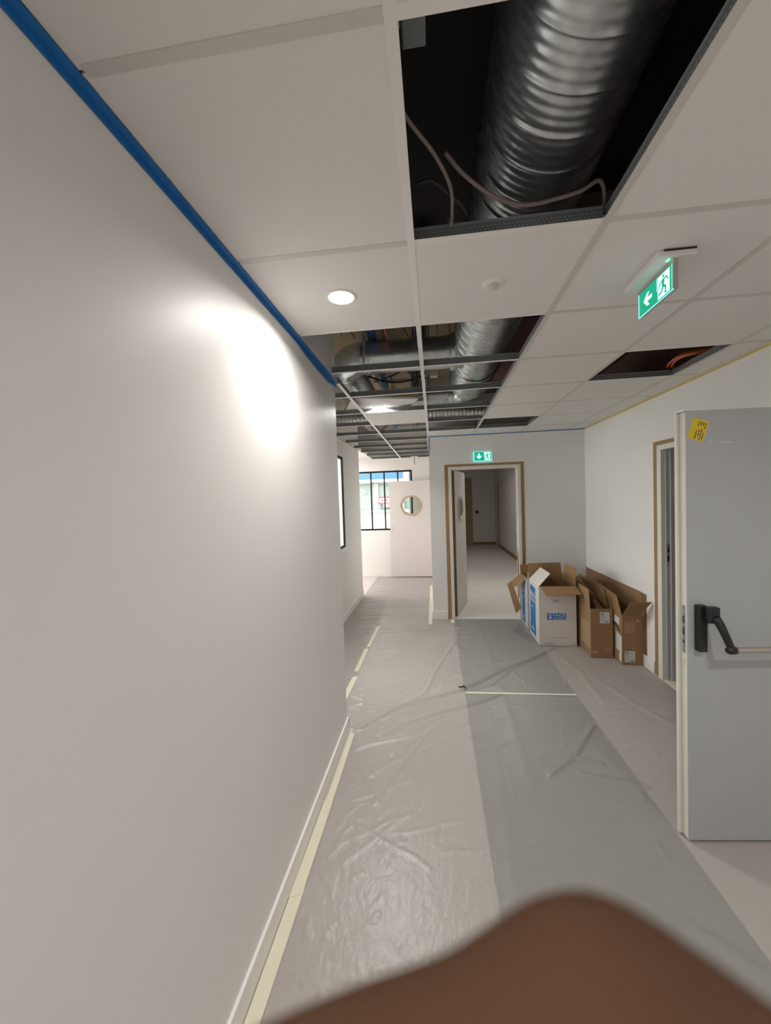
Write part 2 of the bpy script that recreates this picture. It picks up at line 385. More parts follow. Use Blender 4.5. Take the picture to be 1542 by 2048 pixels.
def is_open(ci, y0):
    k = round((y0 - Y0) / .6)
    if ci == 0: return k < 10.5
    if ci == 1: return (k in (1, 2, 3)) or (5 <= k < 10.5)
    if ci == 2: return k == -1 or k in (1, 2, 3, 4, 5)
    if ci == 3: return k == 5
    if ci == 4: return k == 2
    return False
for ci, (xa, xb) in enumerate(COLS):
    ya0, yb0 = (2.70, YE - .02) if ci == 0 else (-3.58, YE - .02) if ci == 1 else (-3.58, YF - .02)
    if ci == 1: xb_far = -.07
    ys = [ya0] + [y for y in rowY if ya0 + .1 < y < yb0 - .1] + [yb0]
    for y0, y1 in zip(ys[:-1], ys[1:]):
        xe = -.07 if (ci == 1 and y0 > YF - .3) else xb
        xs = XL + .02 if (ci == 1 and y1 < 2.5) else xa
        L = round(xe - xs - .024, 3)
        if y1 < yb0 - .01:
            k1 = math.floor((y1 + .05 - Y0) / .6); k0 = math.floor((y0 + .05 - Y0) / .6)
            fk = 'flange' if is_open(ci, Y0 + .6 * k1) or is_open(ci, Y0 + .6 * k0) else 'flange_shade'
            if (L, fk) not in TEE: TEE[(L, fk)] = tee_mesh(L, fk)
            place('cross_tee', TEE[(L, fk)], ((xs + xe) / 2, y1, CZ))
        kk = math.floor((y0 + .05 - Y0) / .6)
        if is_open(ci, Y0 + .6 * kk): continue
        key = (round(xe - xs - .006, 3), round(y1 - y0 - .006, 3))
        if key not in TILE: TILE[key] = tile_mesh(*key)
        place('ceiling_tile', TILE[key], ((xs + xe) / 2, (y0 + y1) / 2, CZ + .0005 * random.random()))
# tapes along the ceiling edge
mb = MB()
ysamp = [-3.5 + .1 * i for i in range(51)] + [1.6, 1.75, 1.9, 2.0, 2.1, 2.2, 2.3, 2.4, 2.5, 2.6, 2.68, 2.70]
low = lambda y: CZ - .022 - (.030 * math.sin(min(1, (y - 1.9) / .4) * PI / 2) if y > 1.9 else 0) * (1 if y < 2.5 else max(.1, 1 - (y - 2.5) / .22))
vs = []
for y in ysamp:
    off = .0025 + (.008 * math.sin((y - 1.9) / .8 * PI) if 1.9 < y < 2.7 else 0)
    vs += [(XL + .024, y, CZ - .0022), (XL + off, y, CZ - .004), (XL + off, y, low(y)), (XL + off + .0012, y, low(y)), (XL + off + .0012, y, CZ - .0055), (XL + .024, y, CZ - .0034)]
n = len(ysamp)
fs = [(i*6+k, i*6+(k+1) % 6, (i+1)*6+(k+1) % 6, (i+1)*6+k) for i in range(n-1) for k in range(6)] + [tuple(range(6)), tuple((n-1)*6+k for k in reversed(range(6)))]
tag(mb.add(vs, fs).build('masking_tape', 'blue'), 'wide blue masking tape along the top edge of the long left wall', 'tape')
tag(MB().box(-.046, XR - .003, YF - .0016, YF - .0003, CZ - .012, CZ - .0012).build('masking_tape', 'blue'), 'thin blue masking tape line along the top of the far wall', 'tape')
tag(MB().box(-.0510, -.0502, YF - .006, YF + .03, 2.24, CZ - .002).box(-.0505, -.042, YF - .0064, YF - .0056, 2.24, CZ - .013).build('masking_tape', 'blue'), 'short upright blue tape at the upper left corner of the far wall', 'tape')
tag(MB().box(XR - .0026, XR - .0006, -3.5, YF - .004, CZ - .016, CZ - .0012).build('masking_tape', 'yellowtape'), 'ochre yellow masking tape along the top of the right wall', 'tape')

# ------------------------------------------------------------------ door_1: far wall, leaf standing open into the next room
d1 = struct('door_1', (.67, YF, 0), 'doorway in the far wall with kraft-taped frame and open porthole leaf', 'door')
fx0, fx1 = .215, 1.135
mb = MB().box(fx0, fx0 + .03, YF - .012, YF + .135, 0, 2.0299).box(fx1 - .03, fx1, YF - .012, YF + .135, 0, 2.0299).box(fx0, fx1, YF - .012, YF + .135, 2.03, 2.062)
mb.box(fx0 - .012, fx0, YF - .012, YF, 0, 2.0618).box(fx1, fx1 + .012, YF - .012, YF, 0, 2.0618).box(fx0 - .012, fx1 + .012, YF - .012, YF, 2.0622, 2.072)
bevel(mb.build('door_frame', 'dooredge', d1), .003)
for b in ((.153, .203, 0, 2.102), (1.147, 1.190, 0, 2.103)): MB().box(b[0], b[1], YF - .0035, YF - .0005, b[2], b[3]).build('kraft_tape', 'kraft', d1)
MB().sheet([(.203, YF - .0035, 2.068), (1.147, YF - .0035, 2.062), (1.147, YF - .0035, 2.103), (.203, YF - .0035, 2.102)], .003).build('kraft_tape', 'kraft', d1)
MB().box(.2455, .286, 5.3985, 5.4015, .01, 2.028).build('jamb_tape', 'lift', d1, label='mottled brown tape on the hinge jamb')
MB().sheet([(1.103, YF + .02, .30), (1.103, YF + .02, .88), (1.103, YF + .09, .93), (1.103, YF + .10, .25)], .002).build('torn_tape', 'kraft', d1, label='torn kraft paper hanging on the right jamb')
MB().box(fx0, fx1, YF - .01, YF + .15, .001, .006).build('threshold', 'floor2', d1)
# leaf
def porthole_leaf(ringmat, parent, hinge, dirv, width, h0, h1, th, pc, pr, matname, ring=True):
    """door leaf with a round window: hinge point, horizontal direction, porthole centre (along, z)"""
    u = Vector(dirv).normalized(); v = Vector((0, 0, 1)); nrm = u.cross(v); o = Vector(hinge)
    N = 48; mb = MB(); circ = [(pc[0] + pr * math.cos(2*PI*k/N), pc[1] + pr * math.sin(2*PI*k/N)) for k in range(N)]
    def rim(k):
        c, s_ = math.cos(2*PI*k/N), math.sin(2*PI*k/N); t = 1e9
        if c > 1e-9: t = min(t, (width - pc[0]) / c)
        if c < -1e-9: t = min(t, -pc[0] / c)
        if s_ > 1e-9: t = min(t, (h1 - pc[1]) / s_)
        if s_ < -1e-9: t = min(t, (h0 - pc[1]) / s_)
        return (pc[0] + t * c, pc[1] + t * s_)
    corners = [(0, h0), (width, h0), (width, h1), (0, h1)]
    ang = lambda p: math.atan2(p[1] - pc[1], p[0] - pc[0]) % (2 * PI)
    outer = [rim(k) for k in range(N)]
    P = lambda a, off: o + u * a[0] + v * a[1] + nrm * off
    for off, flip in ((th / 2, False), (-th / 2, True)):
        for k in range(N):
            j = (k + 1) % N; poly = [circ[k], outer[k]]
            a0 = 2*PI*k/N; a1 = 2*PI*(k+1)/N
            for c in corners:
                if a0 < ang(c) < a1: poly.append(c)
            poly += [outer[j], circ[j]]
            if flip: poly = poly[::-1]
            mb.add([P(q, off) for q in poly], [tuple(range(len(poly)))])
    for k in range(N):
        j = (k + 1) % N
        mb.add([P(circ[k], th/2), P(circ[j], th/2), P(circ[j], -th/2), P(circ[k], -th/2)], [(3, 2, 1, 0)])
    for a, b in zip(corners, corners[1:] + corners[:1]):
        mb.add([P(a, th/2), P(b, th/2), P(b, -th/2), P(a, -th/2)], [(3, 2, 1, 0)])
    leaf = mb.build('door_leaf', matname, parent)
    c = o + u * pc[0] + v * pc[1]
    MB().lathe(c - nrm * .003, nrm, [(0, 0), (pr, 0), (pr, .006), (0, .006)], 40).build('porthole_glass', 'glass', leaf)
    for sgn in (1, -1):
        MB().lathe(c + nrm * sgn * th / 2, nrm * sgn, [(pr - .012, -.004), (pr - .012, .010), (pr + .012, .010), (pr + .02, .0)], 40).build('porthole_rim', 'dooredge', leaf, smooth=True)
        if ring:
            rng = random.Random(5 + sgn); K = 14; mbr = MB(); a = [(pr + .020 + .020 * rng.random()) for _ in range(K)]
            ins = pr - .006
            for k in range(K):
                j = (k + 1) % K; t0, t1 = 2*PI*k/K, 2*PI*(k+1)/K
                q = [(ins*math.cos(t0), ins*math.sin(t0)), (a[k]*math.cos(t0), a[k]*math.sin(t0)), (a[j]*math.cos(t1), a[j]*math.sin(t1)), (ins*math.cos(t1), ins*math.sin(t1))]
                mbr.sheet([c + u * x + v * y + nrm * sgn * (th/2 + .0115) for x, y in (q if sgn > 0 else q[::-1])], .0011)
            mbr.build('ring_tape', ringmat, leaf)
    return leaf
import math as _m
lu = Vector((.469 - .262, 6.19 - 5.41, 0))
leaf1 = porthole_leaf('masking', d1, (.262, 5.425, .0), lu, .81, .012, 2.035, .04, (.43, 1.51), .165, 'doorwhite')
lun = lu.normalized(); ln = lun.cross(Vector((0, 0, 1)))
for s_ in (1,):
    c = Vector((.262, 5.425, 1.05)) + lun * .75
    MB().lathe(c + ln * .02, ln, [(0, .002), (.012, .002), (.012, .004), (0, .004)], 16).build('lock_cylinder', 'steel', leaf1)

# ------------------------------------------------------------------ door_2: open doorway in the right wall
d2 = struct('door_2', (XR, 3.2, 0), 'open doorway in the right wall with kraft tape and grey steel frame', 'door')
MB().box(XR - .0035, XR - .0005, 3.655, 3.727, 0, 2.09).build('kraft_tape', 'kraft', d2)
MB().box(XR - .0035, XR - .0005, 2.67, 3.655, 2.045, 2.09).build('kraft_tape', 'kraft', d2)
mb = MB().box(XR - .012, XR + .02, 3.60, 3.66, 0, 2.0098).box(XR - .012, XR + .02, 2.70, 2.76, 0, 2.0098).box(XR - .012, XR + .02, 2.70, 3.66, 2.01, 2.055)
bevel(mb.build('door_frame', 'dooredge', d2), .003)
mb = MB().box(XR + .02, XR + .135, 3.585, 3.62, 0, 2.0098).box(XR + .05, XR + .135, 3.57, 3.5848, 0, 2.0098).box(XR + .02, XR + .135, 2.74, 2.775, 0, 2.0098).box(XR + .02, XR + .135, 2.74, 3.62, 2.01, 2.05)
bevel(mb.build('steel_lining', 'doorgrey', d2), .002)
st = MB().box(XR + .024, XR + .048, 3.5835, 3.585, 1.02, 1.20).build('strike_plate', 'steel', d2)
MB().box(XR + .029, XR + .043, 3.5825, 3.5837, 1.13, 1.165).build('latch_slot', 'black', st)
MB().box(XR + .029, XR + .043, 3.5825, 3.5837, 1.05, 1.10).build('latch_slot', 'black', st)
MB().box(XR + .005, XR + .14, 2.74, 3.62, .001, .008).build('threshold', 'masking', d2)

# ------------------------------------------------------------------ door_3: grey fire door leaf standing open across the right side
d3 = struct('door_3', (1.15, 1.925, 0), 'open grey fire door leaf with push bar and yellow sticker', 'door')
RA = math.radians(5)
T3 = Matrix.Translation((1.147, 1.925, 0)) @ Matrix.Rotation(RA, 4, 'Z')
wd = .80
mb = MB().box(0, wd, 0, .006, .012, 2.02, T=T3)
leaf3 = bevel(mb.build('door_leaf', 'doorgrey', d3), .0015)
bevel(MB().box(.0005, wd, .0061, .042, .012, 2.02, T=T3).build('door_core', 'dooredge', d3), .0015)
bevel(MB().box(-.014, wd, .0421, .058, .012, 2.02, T=T3).build('edge_lipping', 'dooredge', d3), .002)
MB().box(-.013, wd, .002, .057, 2.0202, 2.0235, T=T3).build('top_cap', 'galv', d3)
lk = bevel(MB().box(-.0008, .0004, .014, .034, .90, 1.125, T=T3).build('lock_plate', 'steel', leaf3), .0004)
for z0, z1 in ((.945, .96), (.985, 1.02), (1.04, 1.075)): MB().box(-.0016, -.0006, .019, .029, z0, z1, T=T3).build('lock_slot', 'inkdark', lk)
for z in (.912, 1.113): MB().lathe(T3 @ Vector((-.001, .024, z)), T3.to_3x3() @ Vector((-1, 0, 0)), [(0, 0), (.004, 0), (.004, .001), (0, .001)], 12).build('screw', 'steel', lk)
MB().sheet([T3 @ Vector(q) for q in ((-.0006, .040, .868), (-.0006, .016, .866), (-.0006, .018, .84), (-.0006, .036, .846))], .0008).build('torn_label', 'paper', d3)
# panic bar
pb = MB().box(.030, .066, -.034, 0, .922, 1.135, T=T3).build('push_bar_mount', 'black', d3); bevel(pb, .004, 3)
mb = MB().box(.048, .098, -.066, -.030, 1.062, 1.135, T=T3); bevel(mb.build('bar_housing', 'black', pb), .007, 3)
arm = [T3 @ Vector(q) for q in ((.078, -.062, 1.088), (.088, -.078, 1.055), (.100, -.094, 1.005), (.113, -.102, .962), (.118, -.102, .952))]
MB().tube(bez(arm, 5), [.018 - .006 * i / 20 for i in range(21)], 12).build('bar_arm', 'black', pb, smooth=True)
MB().lathe(T3 @ Vector((.106, -.102, .957)), T3.to_3x3() @ Vector((1, 0, 0)), [(0, -.012), (.012, -.012), (.0165, -.004), (.0165, .022), (.013, .026), (0, .026)], 20).build('bar_socket', 'black', pb, smooth=True)
MB().lathe(T3 @ Vector((.130, -.102, .957)), T3.to_3x3() @ Vector((1, 0, 0)), [(.0125, 0), (.0125, .64)], 24).build('push_bar', 'bar', pb, smooth=True)
# yellow sticker
du = T3.to_3x3() @ Vector((1, 0, 0)); so = T3 @ Vector((.032, -.0006, 1.990))
tu = (du * .955 + Vector((0, 0, -.296))).normalized(); tv = du.cross(Vector((0, 0, 1))).cross(tu).normalized()
if tv.z < 0: tv = -tv
mb = MB(); mb.sheet([so - tv * .095, so - tv * .095 + tu * .073, so + tu * .073, so], .0005)
stk = mb.build('sticker', 'sticker', leaf3, label='yellow printed sticker')
mb = MB(); rr = random.Random(3)
for col in range(4):
    y = .010
    while y < .080:
        L = .006 + .012 * rr.random()
        if not (rr.random() < .18):
            a = .029 + col * .0105
            flat(mb, [(a, -y - L), (a + .0045, -y - L), (a + .0045, -y), (a, -y)], so, tu, tv, .0004)
        y += L + .003
mb.build('sticker_print', 'inkdark', stk)
for z0, x0, x1, sl_ in ((1.872, .16, .205, .0006), (1.868, .095, .115, -.012)):
    MB().sheet([T3 @ Vector(q) for q in ((x0, -.0006, z0), (x1, -.0006, z0 - sl_), (x1, -.0006, z0 + .0022 - sl_), (x0, -.0006, z0 + .0022))], .0004).build('scratch', 'inkwhite', leaf3)
for z in (.25, 1.02, 1.8): MB().lathe(T3 @ Vector((wd + .006, .0, z)), (0, 0, 1), [(0, -.05), (.008, -.05), (.008, .05), (0, .05)], 12).build('hinge', 'steel', d3)

# ------------------------------------------------------------------ door_4: white porthole leaf open in front of the end window
d4 = struct('door_4', (-.5, 8.1, 0), 'white leaf with taped round window standing open before the end window', 'door')
leaf4 = porthole_leaf('ringtape', d4, (-.93, 8.12, 0), (1, 0, 0), .865, .018, 2.035, .04, (.452, 1.517), .19, 'doorwhite')
for z in (1.06, .985):
    MB().lathe((-.885, 8.0995, z), (0, -1, 0), [(0, 0), (.012, 0), (.012, .003), (0, .003)], 14).build('lock_hole', 'steel', leaf4)
MB().box(-.067, -.052, 8.09, 8.14, .0, 2.06).build('door_post', 'dooredge', d4)

# doors in the room behind the far doorway
d5 = struct('door_5', (.68, 13.5, 0), 'beige raw door in the end wall of the next room', 'door')
MB().box(.31, 1.05, 13.48, 13.52, .045, 2.29).build('door_leaf', 'doorbeige', d5)
MB().box(1.06, 1.30, 13.452, 13.469, .0, 2.30).build('door_panel', 'doorbeige', d5)
d6 = struct('door_6', (2.05, 13.0, 0), 'door frame on the right wall of the next room', 'door')
MB().box(2.045, 2.0595, 12.72, 12.80, 0, 2.09).build('jamb_tape', 'kraft', d6)
MB().box(2.05, 2.0595, 12.80, 13.44, 0, 2.04).build('door_leaf', 'doorwhite', d6)
ks(MB().box(2.048, 2.0595, YF + .13, 12.72, .004, .10).box(1.30, 2.0595, 13.455, 13.469, .004, .10).build('baseboard_room', 'kraft'))
so_ = thing('wall_socket', 'small black square socket low on the end wall of the next room', 'socket', (1.45, 13.46, 1.08))
bevel(MB().box(1.40, 1.50, 13.46, 13.4695, 1.075, 1.18).build('plate', 'black', so_), .003)

# ------------------------------------------------------------------ windows
def glazing(st, axis, c, a0, a1, z0, z1, mulls, fw=.034, dp=.04):
    def B(p0, p1, q0, q1, d=dp):
        m = MB(); return m.box(c - d/2, c + d/2, p0, p1, q0, q1) if axis == 'x' else m.box(p0, p1, c - d/2, c + d/2, q0, q1)
    for p0, p1, q0, q1 in ((a0, a1, z0, z0 + fw), (a0, a1, z1 - fw, z1), (a0, a0 + fw, z0 + fw, z1 - fw), (a1 - fw, a1, z0 + fw, z1 - fw)):
        bevel(B(p0, p1, q0, q1).build('window_frame', 'iron', st), .002)
    e = [a0 + fw] + list(mulls) + [a1 - fw]
    for m_ in mulls: bevel(B(m_ - .014, m_ + .014, z0 + fw, z1 - fw, dp * .9).build('mullion', 'iron', st), .002)
    for i in range(len(e) - 1): B(e[i] + (.014 if i else 0), e[i+1] - (.014 if i < len(e) - 2 else 0), z0 + fw, z1 - fw, .006).build('pane', 'glass', st)
w1 = struct('window_1', (-1.4, YE, 1.0), 'black framed interior glazing in the corridor end wall', 'window')
glazing(w1, 'y', YE + .03, -2.5, -.446, 1.0, 2.27, [-2.205, -1.913, -1.62, -1.331, -1.043, -.75])
w2 = struct('window_2', (X2, 4.5, 1.0), 'black framed interior window in the recessed left wall', 'window')
glazing(w2, 'x', X2 - .016, 3.62, 5.412, 1.0, 2.283, [3.92, 4.21, 4.50, 4.80, 5.09], dp=.022)
MB().box(X2 + .0005, X2 + .022, 3.58, 5.47, .972, .999).build('window_sill', 'trimwhite', w2)

# ------------------------------------------------------------------ what lies outside the end window
ks(MB().box(-30, 30, YE + .15, 40, -.35, -.15).box(-30, -4.75, -20, YE + .15, -.35, -.15).build('ground', 'asphalt'))
bd = thing('building', 'white building with blue fascia seen through the end window', 'building', (-2, 15, -.15))
MB().box(-9, 4, 14.6, 20, -.15, 4.2).build('wall', 'facade', bd)
MB().box(-9, -1.13, 14.25, 14.6, 2.41, 2.80).build('fascia', 'facblue', bd)
MB().box(-9, -1.0, 14.2, 14.6, 2.32, 2.405).build('fascia_edge', 'trimwhite', bd)
MB().box(-9, .6, 14.45, 14.6, 1.17, 1.27).build('sill', 'facgrey', bd)
for x0, x1 in ((-3.75, -2.36), (-2.07, -.9)):
    sh = thing('tmp', '', '', (0, 0, 0)); bpy.data.objects.remove(sh)
    f = MB().box(x0 - .06, x0, 14.5, 14.6, 1.27, 2.3).box(x1, x1 + .06, 14.5, 14.6, 1.27, 2.3).box(x0 - .06, x1 + .06, 14.5, 14.6, 2.27, 2.34).build('shutter', 'facgrey', bd)
    k = 0; z = 1.28
    while z < 2.26:
        MB().sheet([(x0, 14.545, z), (x1, 14.545, z), (x1, 14.56, z + .047), (x0, 14.56, z + .047)], .006).build('slat', 'shutter', f); z += .05
MB().lathe((-2.62, 14.54, 1.95), (0, -1, 0), [(0, .04), (.05, .04), (.09, .02), (.09, 0)], 24).build('wall_lamp', 'facgrey', bd, smooth=True)
rs = thing('sign_board', 'red and white notice board across the yard outside', 'sign', (-1.75, 14.4, 1.27))
MB().box(-2.06, -1.1, 14.40, 14.43, 1.71, 1.76).box(-2.09, -1.1, 14.40, 14.43, 1.50, 1.545).build('red_rail', 'red', rs)
MB().box(-2.02, -1.12, 14.405, 14.425, 1.545, 1.71).box(-1.88, -1.12, 14.405, 14.425, 1.37, 1.50).build('panel', 'redpale', rs)
for x in (-1.96, -1.80, -1.62, -1.45): MB().box(x, x + .07, 14.402, 14.404, 1.59, 1.66).build('print', 'red', rs)
MB().box(-1.72, -1.66, 14.402, 14.404, 1.42, 1.47).build('print', 'red', rs)
MB().box(-2.04, -2.01, 14.42, 14.44, 1.26, 1.75).build('post', 'facgrey', rs)
MB().box(-1.13, -1.10, 14.42, 14.44, 1.26, 1.75).build('post', 'facgrey', rs)
ks(MB().box(-.52, -.42, YE + .12, 12.2, -.2, 2.6).build('wall_porch', 'wall_raw'))
ks(MB().box(-2.4, -.42, YE + .12, 11.0, 2.45, 2.55).build('ceiling_porch', 'tile'))
ll = thing('linear_lamp', 'lit white linear ceiling lamp beyond the end window', 'lamp', (-.92, 10, 2.37))
bevel(MB().box(-1.30, -.56, 9.93, 10.07, 2.395, 2.4495).build('lamp_body', 'trimwhite', ll), .004)
MB().box(-1.28, -.58, 9.94, 10.06, 2.365, 2.3945).build('lamp_diffuser', 'tube', ll)

def added_batten(label, x, y, z, L, power):  # linear lamps out of view, added to brighten the side room and corridor end
    t = thing('linear_lamp', label, 'lamp', (x, y, z - .07))
    bevel(MB().box(x - .07, x + .07, y - L/2, y + L/2, z - .05, z - .0005).build('lamp_body', 'trimwhite', t), .004)
    MB().box(x - .06, x + .06, y - L/2 + .02, y + L/2 - .02, z - .068, z - .0502).build('lamp_diffuser', 'tube', t)
    ld = bpy.data.lights.new('added_lamp_glow', 'AREA'); ld.shape = 'RECTANGLE'; ld.size = .12; ld.size_y = L - .04; ld.energy = power; ld.color = (1, .97, .93)
    lo = bpy.data.objects.new('added_lamp_glow', ld); COL.objects.link(lo); lo.parent = t; lo.location = (0, 0, -.001)
added_batten('added unseen linear lamp brightening the side room and corridor', -1.95, 4.6, 2.55, 1.5, 26)
added_batten('added unseen linear lamp brightening the corridor end from the left', -2.1, 7.3, 2.55, 1.2, 20)
# ------------------------------------------------------------------ ceiling fittings
def downlight(x, y, z, label, T=None, emit=True, power=LAMP_W):
    t = thing('downlight', label, 'downlight', (x, y, z), 'round ceiling downlights')
    n = Vector((0, 0, -1)) if T is None else T
    c = Vector((x, y, z))
    MB().lathe(c, n, [(.062, -.0005), (.062, .003), (.058, .005), (.052, .005), (.050, .002)], 40).build('bezel', 'flange', t, smooth=True)
    MB().lathe(c, n, [(0, .0035), (.0515, .0035)], 40).build('diffuser', 'lamp', t)
    MB().lathe(c, -n, [(.05, 0), (.05, .045), (0, .045)], 24).build('housing', 'black', t)
    if emit:
        ld = bpy.data.lights.new('downlight_glow', 'AREA'); ld.shape = 'DISK'; ld.size = .10; ld.energy = power; ld.color = (1, .98, .94)
        ld.spread = math.radians(158)
        lo = bpy.data.objects.new('downlight_glow', ld); COL.objects.link(lo); lo.parent = t
        lo.location = n * .008; lo.rotation_euler = n.to_track_quat('-Z', 'Y').to_euler()
    return t
downlight(-.352, 1.575, CZ + .002, 'lit round downlight in the white tile beside the left wall', power=LAMP_W * .72)
downlight(-.35, -.812, CZ + .002, 'unseen round downlight assumed in the ceiling above the camera')  # unseen, carries the lamp row on behind the camera
downlight(1.45, .388, CZ + .002, 'added unseen downlight lighting the grey fire door and right side', power=LAMP_W * .85)  # added out of view to light the door and right side
downlight(-.35, -2.012, CZ + .002, 'unseen round downlight assumed at the near end of the corridor')  # unseen, assumed as the next lamp of the row
# loose tile with its lamp lying askew on the grid
ctr = Vector((-.490, 3.675, CZ + .0505))
Tt = Matrix.Translation(ctr) @ Matrix.Rotation(math.radians(20.5), 4, 'Z') @ Matrix.Rotation(math.radians(-1.2), 4, 'Y')
lt = thing('loose_ceiling_tile', 'loose white ceiling tile lying askew on the bare grid', 'ceiling tile', ctr)
MB().box(-.297, .297, -.297, .297, 0, .016, T=Tt).build('panel', 'tile', lt)
MB().box(-.297, .297, -.2972, .297, .0161, .044, T=Tt).build('wool_backing', 'wool', lt)
nn = Tt.to_3x3() @ Vector((0, 0, -1)); pp = Tt @ Vector((.0, .0, -.001))
downlight(pp.x, pp.y, pp.z, 'lit round downlight in the loose tilted tile', nn, power=LAMP_W * 3.0)
downlight(1.0, 6.9, 2.549, 'added unseen downlight brightening the room behind the far door', power=LAMP_W * 1.0)  # no lamp seen here, added to light the room floor
downlight(1.0, 10.2, 2.549, 'added unseen downlight brightening the depth of the room behind the far door', power=LAMP_W * .22)  # second added lamp, lifts the end wall of that room

pir = thing('motion_sensor', 'small white round motion sensor on the ceiling tile', 'sensor', (.255, 1.588, CZ))
MB().lathe((.255, 1.588, CZ + .002), (0, 0, -1), [(.043, 0), (.043, .004), (.037, .008), (.022, .009), (0, .009)], 32).build('base', 'flange', pir, smooth=True)
MB().lathe((.255, 1.588, CZ - .006), (0, 0, -1), [(.021, 0), (.0195, .008), (.014, .014), (.006, .0175), (0, .018)], 24).build('lens', 'glassy', pir, smooth=True)

def limb(p, q, w0, w1=None):
    w1 = w1 or w0; dx, dy = q[0]-p[0], q[1]-p[1]; L = math.hypot(dx, dy); nx, ny = -dy/L, dx/L
    return [(p[0]-nx*w0, p[1]-ny*w0), (q[0]-nx*w1, q[1]-ny*w1), (q[0]+nx*w1, q[1]+ny*w1), (p[0]+nx*w0, p[1]+ny*w0)]
def sign_face(parent, origin, u, v, Wd, Ht, arrow):
    """illuminated escape sign; origin = lower left corner of the face, u to the reader's right"""
    u = Vector(u); v = Vector(v); s_ = Ht
    mb = MB(); flat(mb, [(0, 0), (Wd, 0), (Wd, Ht), (0, Ht)], origin, u, v, 0); face = mb.build('sign_face', 'signgreen', parent)
    x0 = Wd * .60; x1 = Wd * .93
    mb = MB(); flat(mb, [(x0, .05*s_), (x1, .05*s_), (x1, .95*s_), (x0, .95*s_)], origin, u, v, .0006); mb.build('door_symbol', 'signwhite', face)
    for q_ in ([(x0 - .032*Wd, .42*s_), (x0 - .012*Wd, .42*s_), (x0 - .012*Wd, .95*s_), (x0 - .032*Wd, .95*s_)], [(0, 0), (.012*Wd, 0), (.012*Wd, Ht), (0, Ht)], [(Wd*.985, 0), (Wd, 0), (Wd, Ht), (Wd*.985, Ht)]):
        mb = MB(); flat(mb, q_, origin, u, v, .0006); mb.build('edge_glow', 'signcyan', face)
    # running figure
    cx = (x0 + x1) / 2; sx = Wd * .30
    def F(a, b): return (cx + (a - .5) * sx, b * s_)
    mb = MB(); N = 14
    flat(mb, [(F(.50, .83)[0] + .065*s_*math.cos(2*PI*k/N), F(.5, .83)[1] + .065*s_*math.sin(2*PI*k/N)) for k in range(N)], origin, u, v, .0012)
    for p, q, a, b in (((.50, .72), (.46, .42), .085, .07), ((.47, .70), (.14, .60), .038, .034), ((.16, .61), (.04, .44), .034, .03), ((.53, .70), (.80, .72), .038, .034), ((.80, .72), (.92, .55), .034, .03),
                       ((.46, .44), (.72, .36), .055, .046), ((.72, .37), (.66, .12), .046, .04), ((.66, .13), (.80, .11), .034, .03), ((.45, .44), (.30, .24), .055, .046), ((.30, .25), (.02, .20), .046, .036)):
        flat(mb, limb(F(*p), F(*q), a*s_, b*s_), origin, u, v, .0012)
    mb.build('running_figure', 'signgreen', face)
    ax = Wd * .29; ay = Ht * .5; R_ = Ht * .33
    pts = [(0, -1), (.85, -.12), (.85, .42), (.24, -.12), (.24, 1), (-.24, 1), (-.24, -.12), (-.85, .42), (-.85, -.12)]
    if arrow == 'left': pts = [(b, -a) for a, b in pts]
    def q(i): return (ax + pts[i][0]*R_, ay + pts[i][1]*R_)
    mb = MB()
    for poly in ((0, 1, 2, 3), (0, 3, 6), (0, 6, 7, 8), (3, 4, 5, 6)): flat(mb, [q(i) for i in poly], origin, u, v, .0006)
    mb.build('arrow', 'signwhite', face)
    return face
# sign above the far door
s1 = thing('exit_sign', 'lit green exit sign with down arrow above the far doorway', 'exit sign', (.66, YF, 2.13))
bevel(MB().box(.545, .777, YF - .028, YF - .0005, 2.132, 2.255).build('sign_body', 'signcyan', s1), .003)
sign_face(s1, (.549, YF - .0286, 2.136), (1, 0, 0), (0, 0, 1), .224, .115, 'down')
# sign hanging from the ceiling, facing the left wall
s2 = thing('exit_sign', 'lit green exit sign with left arrow hanging from the ceiling tiles', 'exit sign', (.86, 1.6, 2.37))
bevel(MB().box(.797, .922, 1.478, 1.722, CZ - .022, CZ + .001).build('ceiling_plate', 'flange', s2), .003)
MB().box(.815, .918, 1.4745, 1.4778, CZ - .0055, CZ - .0005).build('plate_gap', 'black', s2)
MB().box(.838, .846, 1.497, 1.512, CZ - .0235, CZ - .0218).build('status_light', 'led', s2)
MB().box(.852, .868, 1.492, 1.726, CZ - .034, CZ - .022).build('blade_holder', 'signclear', s2)
bl = MB().box(.854, .868, 1.492, 1.724, 2.368, CZ - .034).build('blade', 'signclear', s2)
sign_face(s2, (.8535, 1.722, 2.370), (0, -1, 0), (0, 0, 1), .222, .090, 'left')
MB().box(.8525, .8545, 1.7205, 1.7245, 2.366, 2.462).box(.8525, .8545, 1.494, 1.7205, 2.366, 2.3695).build('edge_glow', 'signcyan', s2)
# sign seen edge-on far down the corridor
s3 = thing('exit_sign', 'exit sign seen edge on under the far corridor ceiling', 'exit sign', (-.36, 7.75, 2.35))
bevel(MB().box(-.43, -.29, 7.62, 7.86, CZ - .02, CZ + .001).build('ceiling_plate', 'flange', s3), .003)
MB().box(-.366, -.354, 7.63, 7.85, 2.345, CZ - .02).build('blade', 'facgrey', s3)

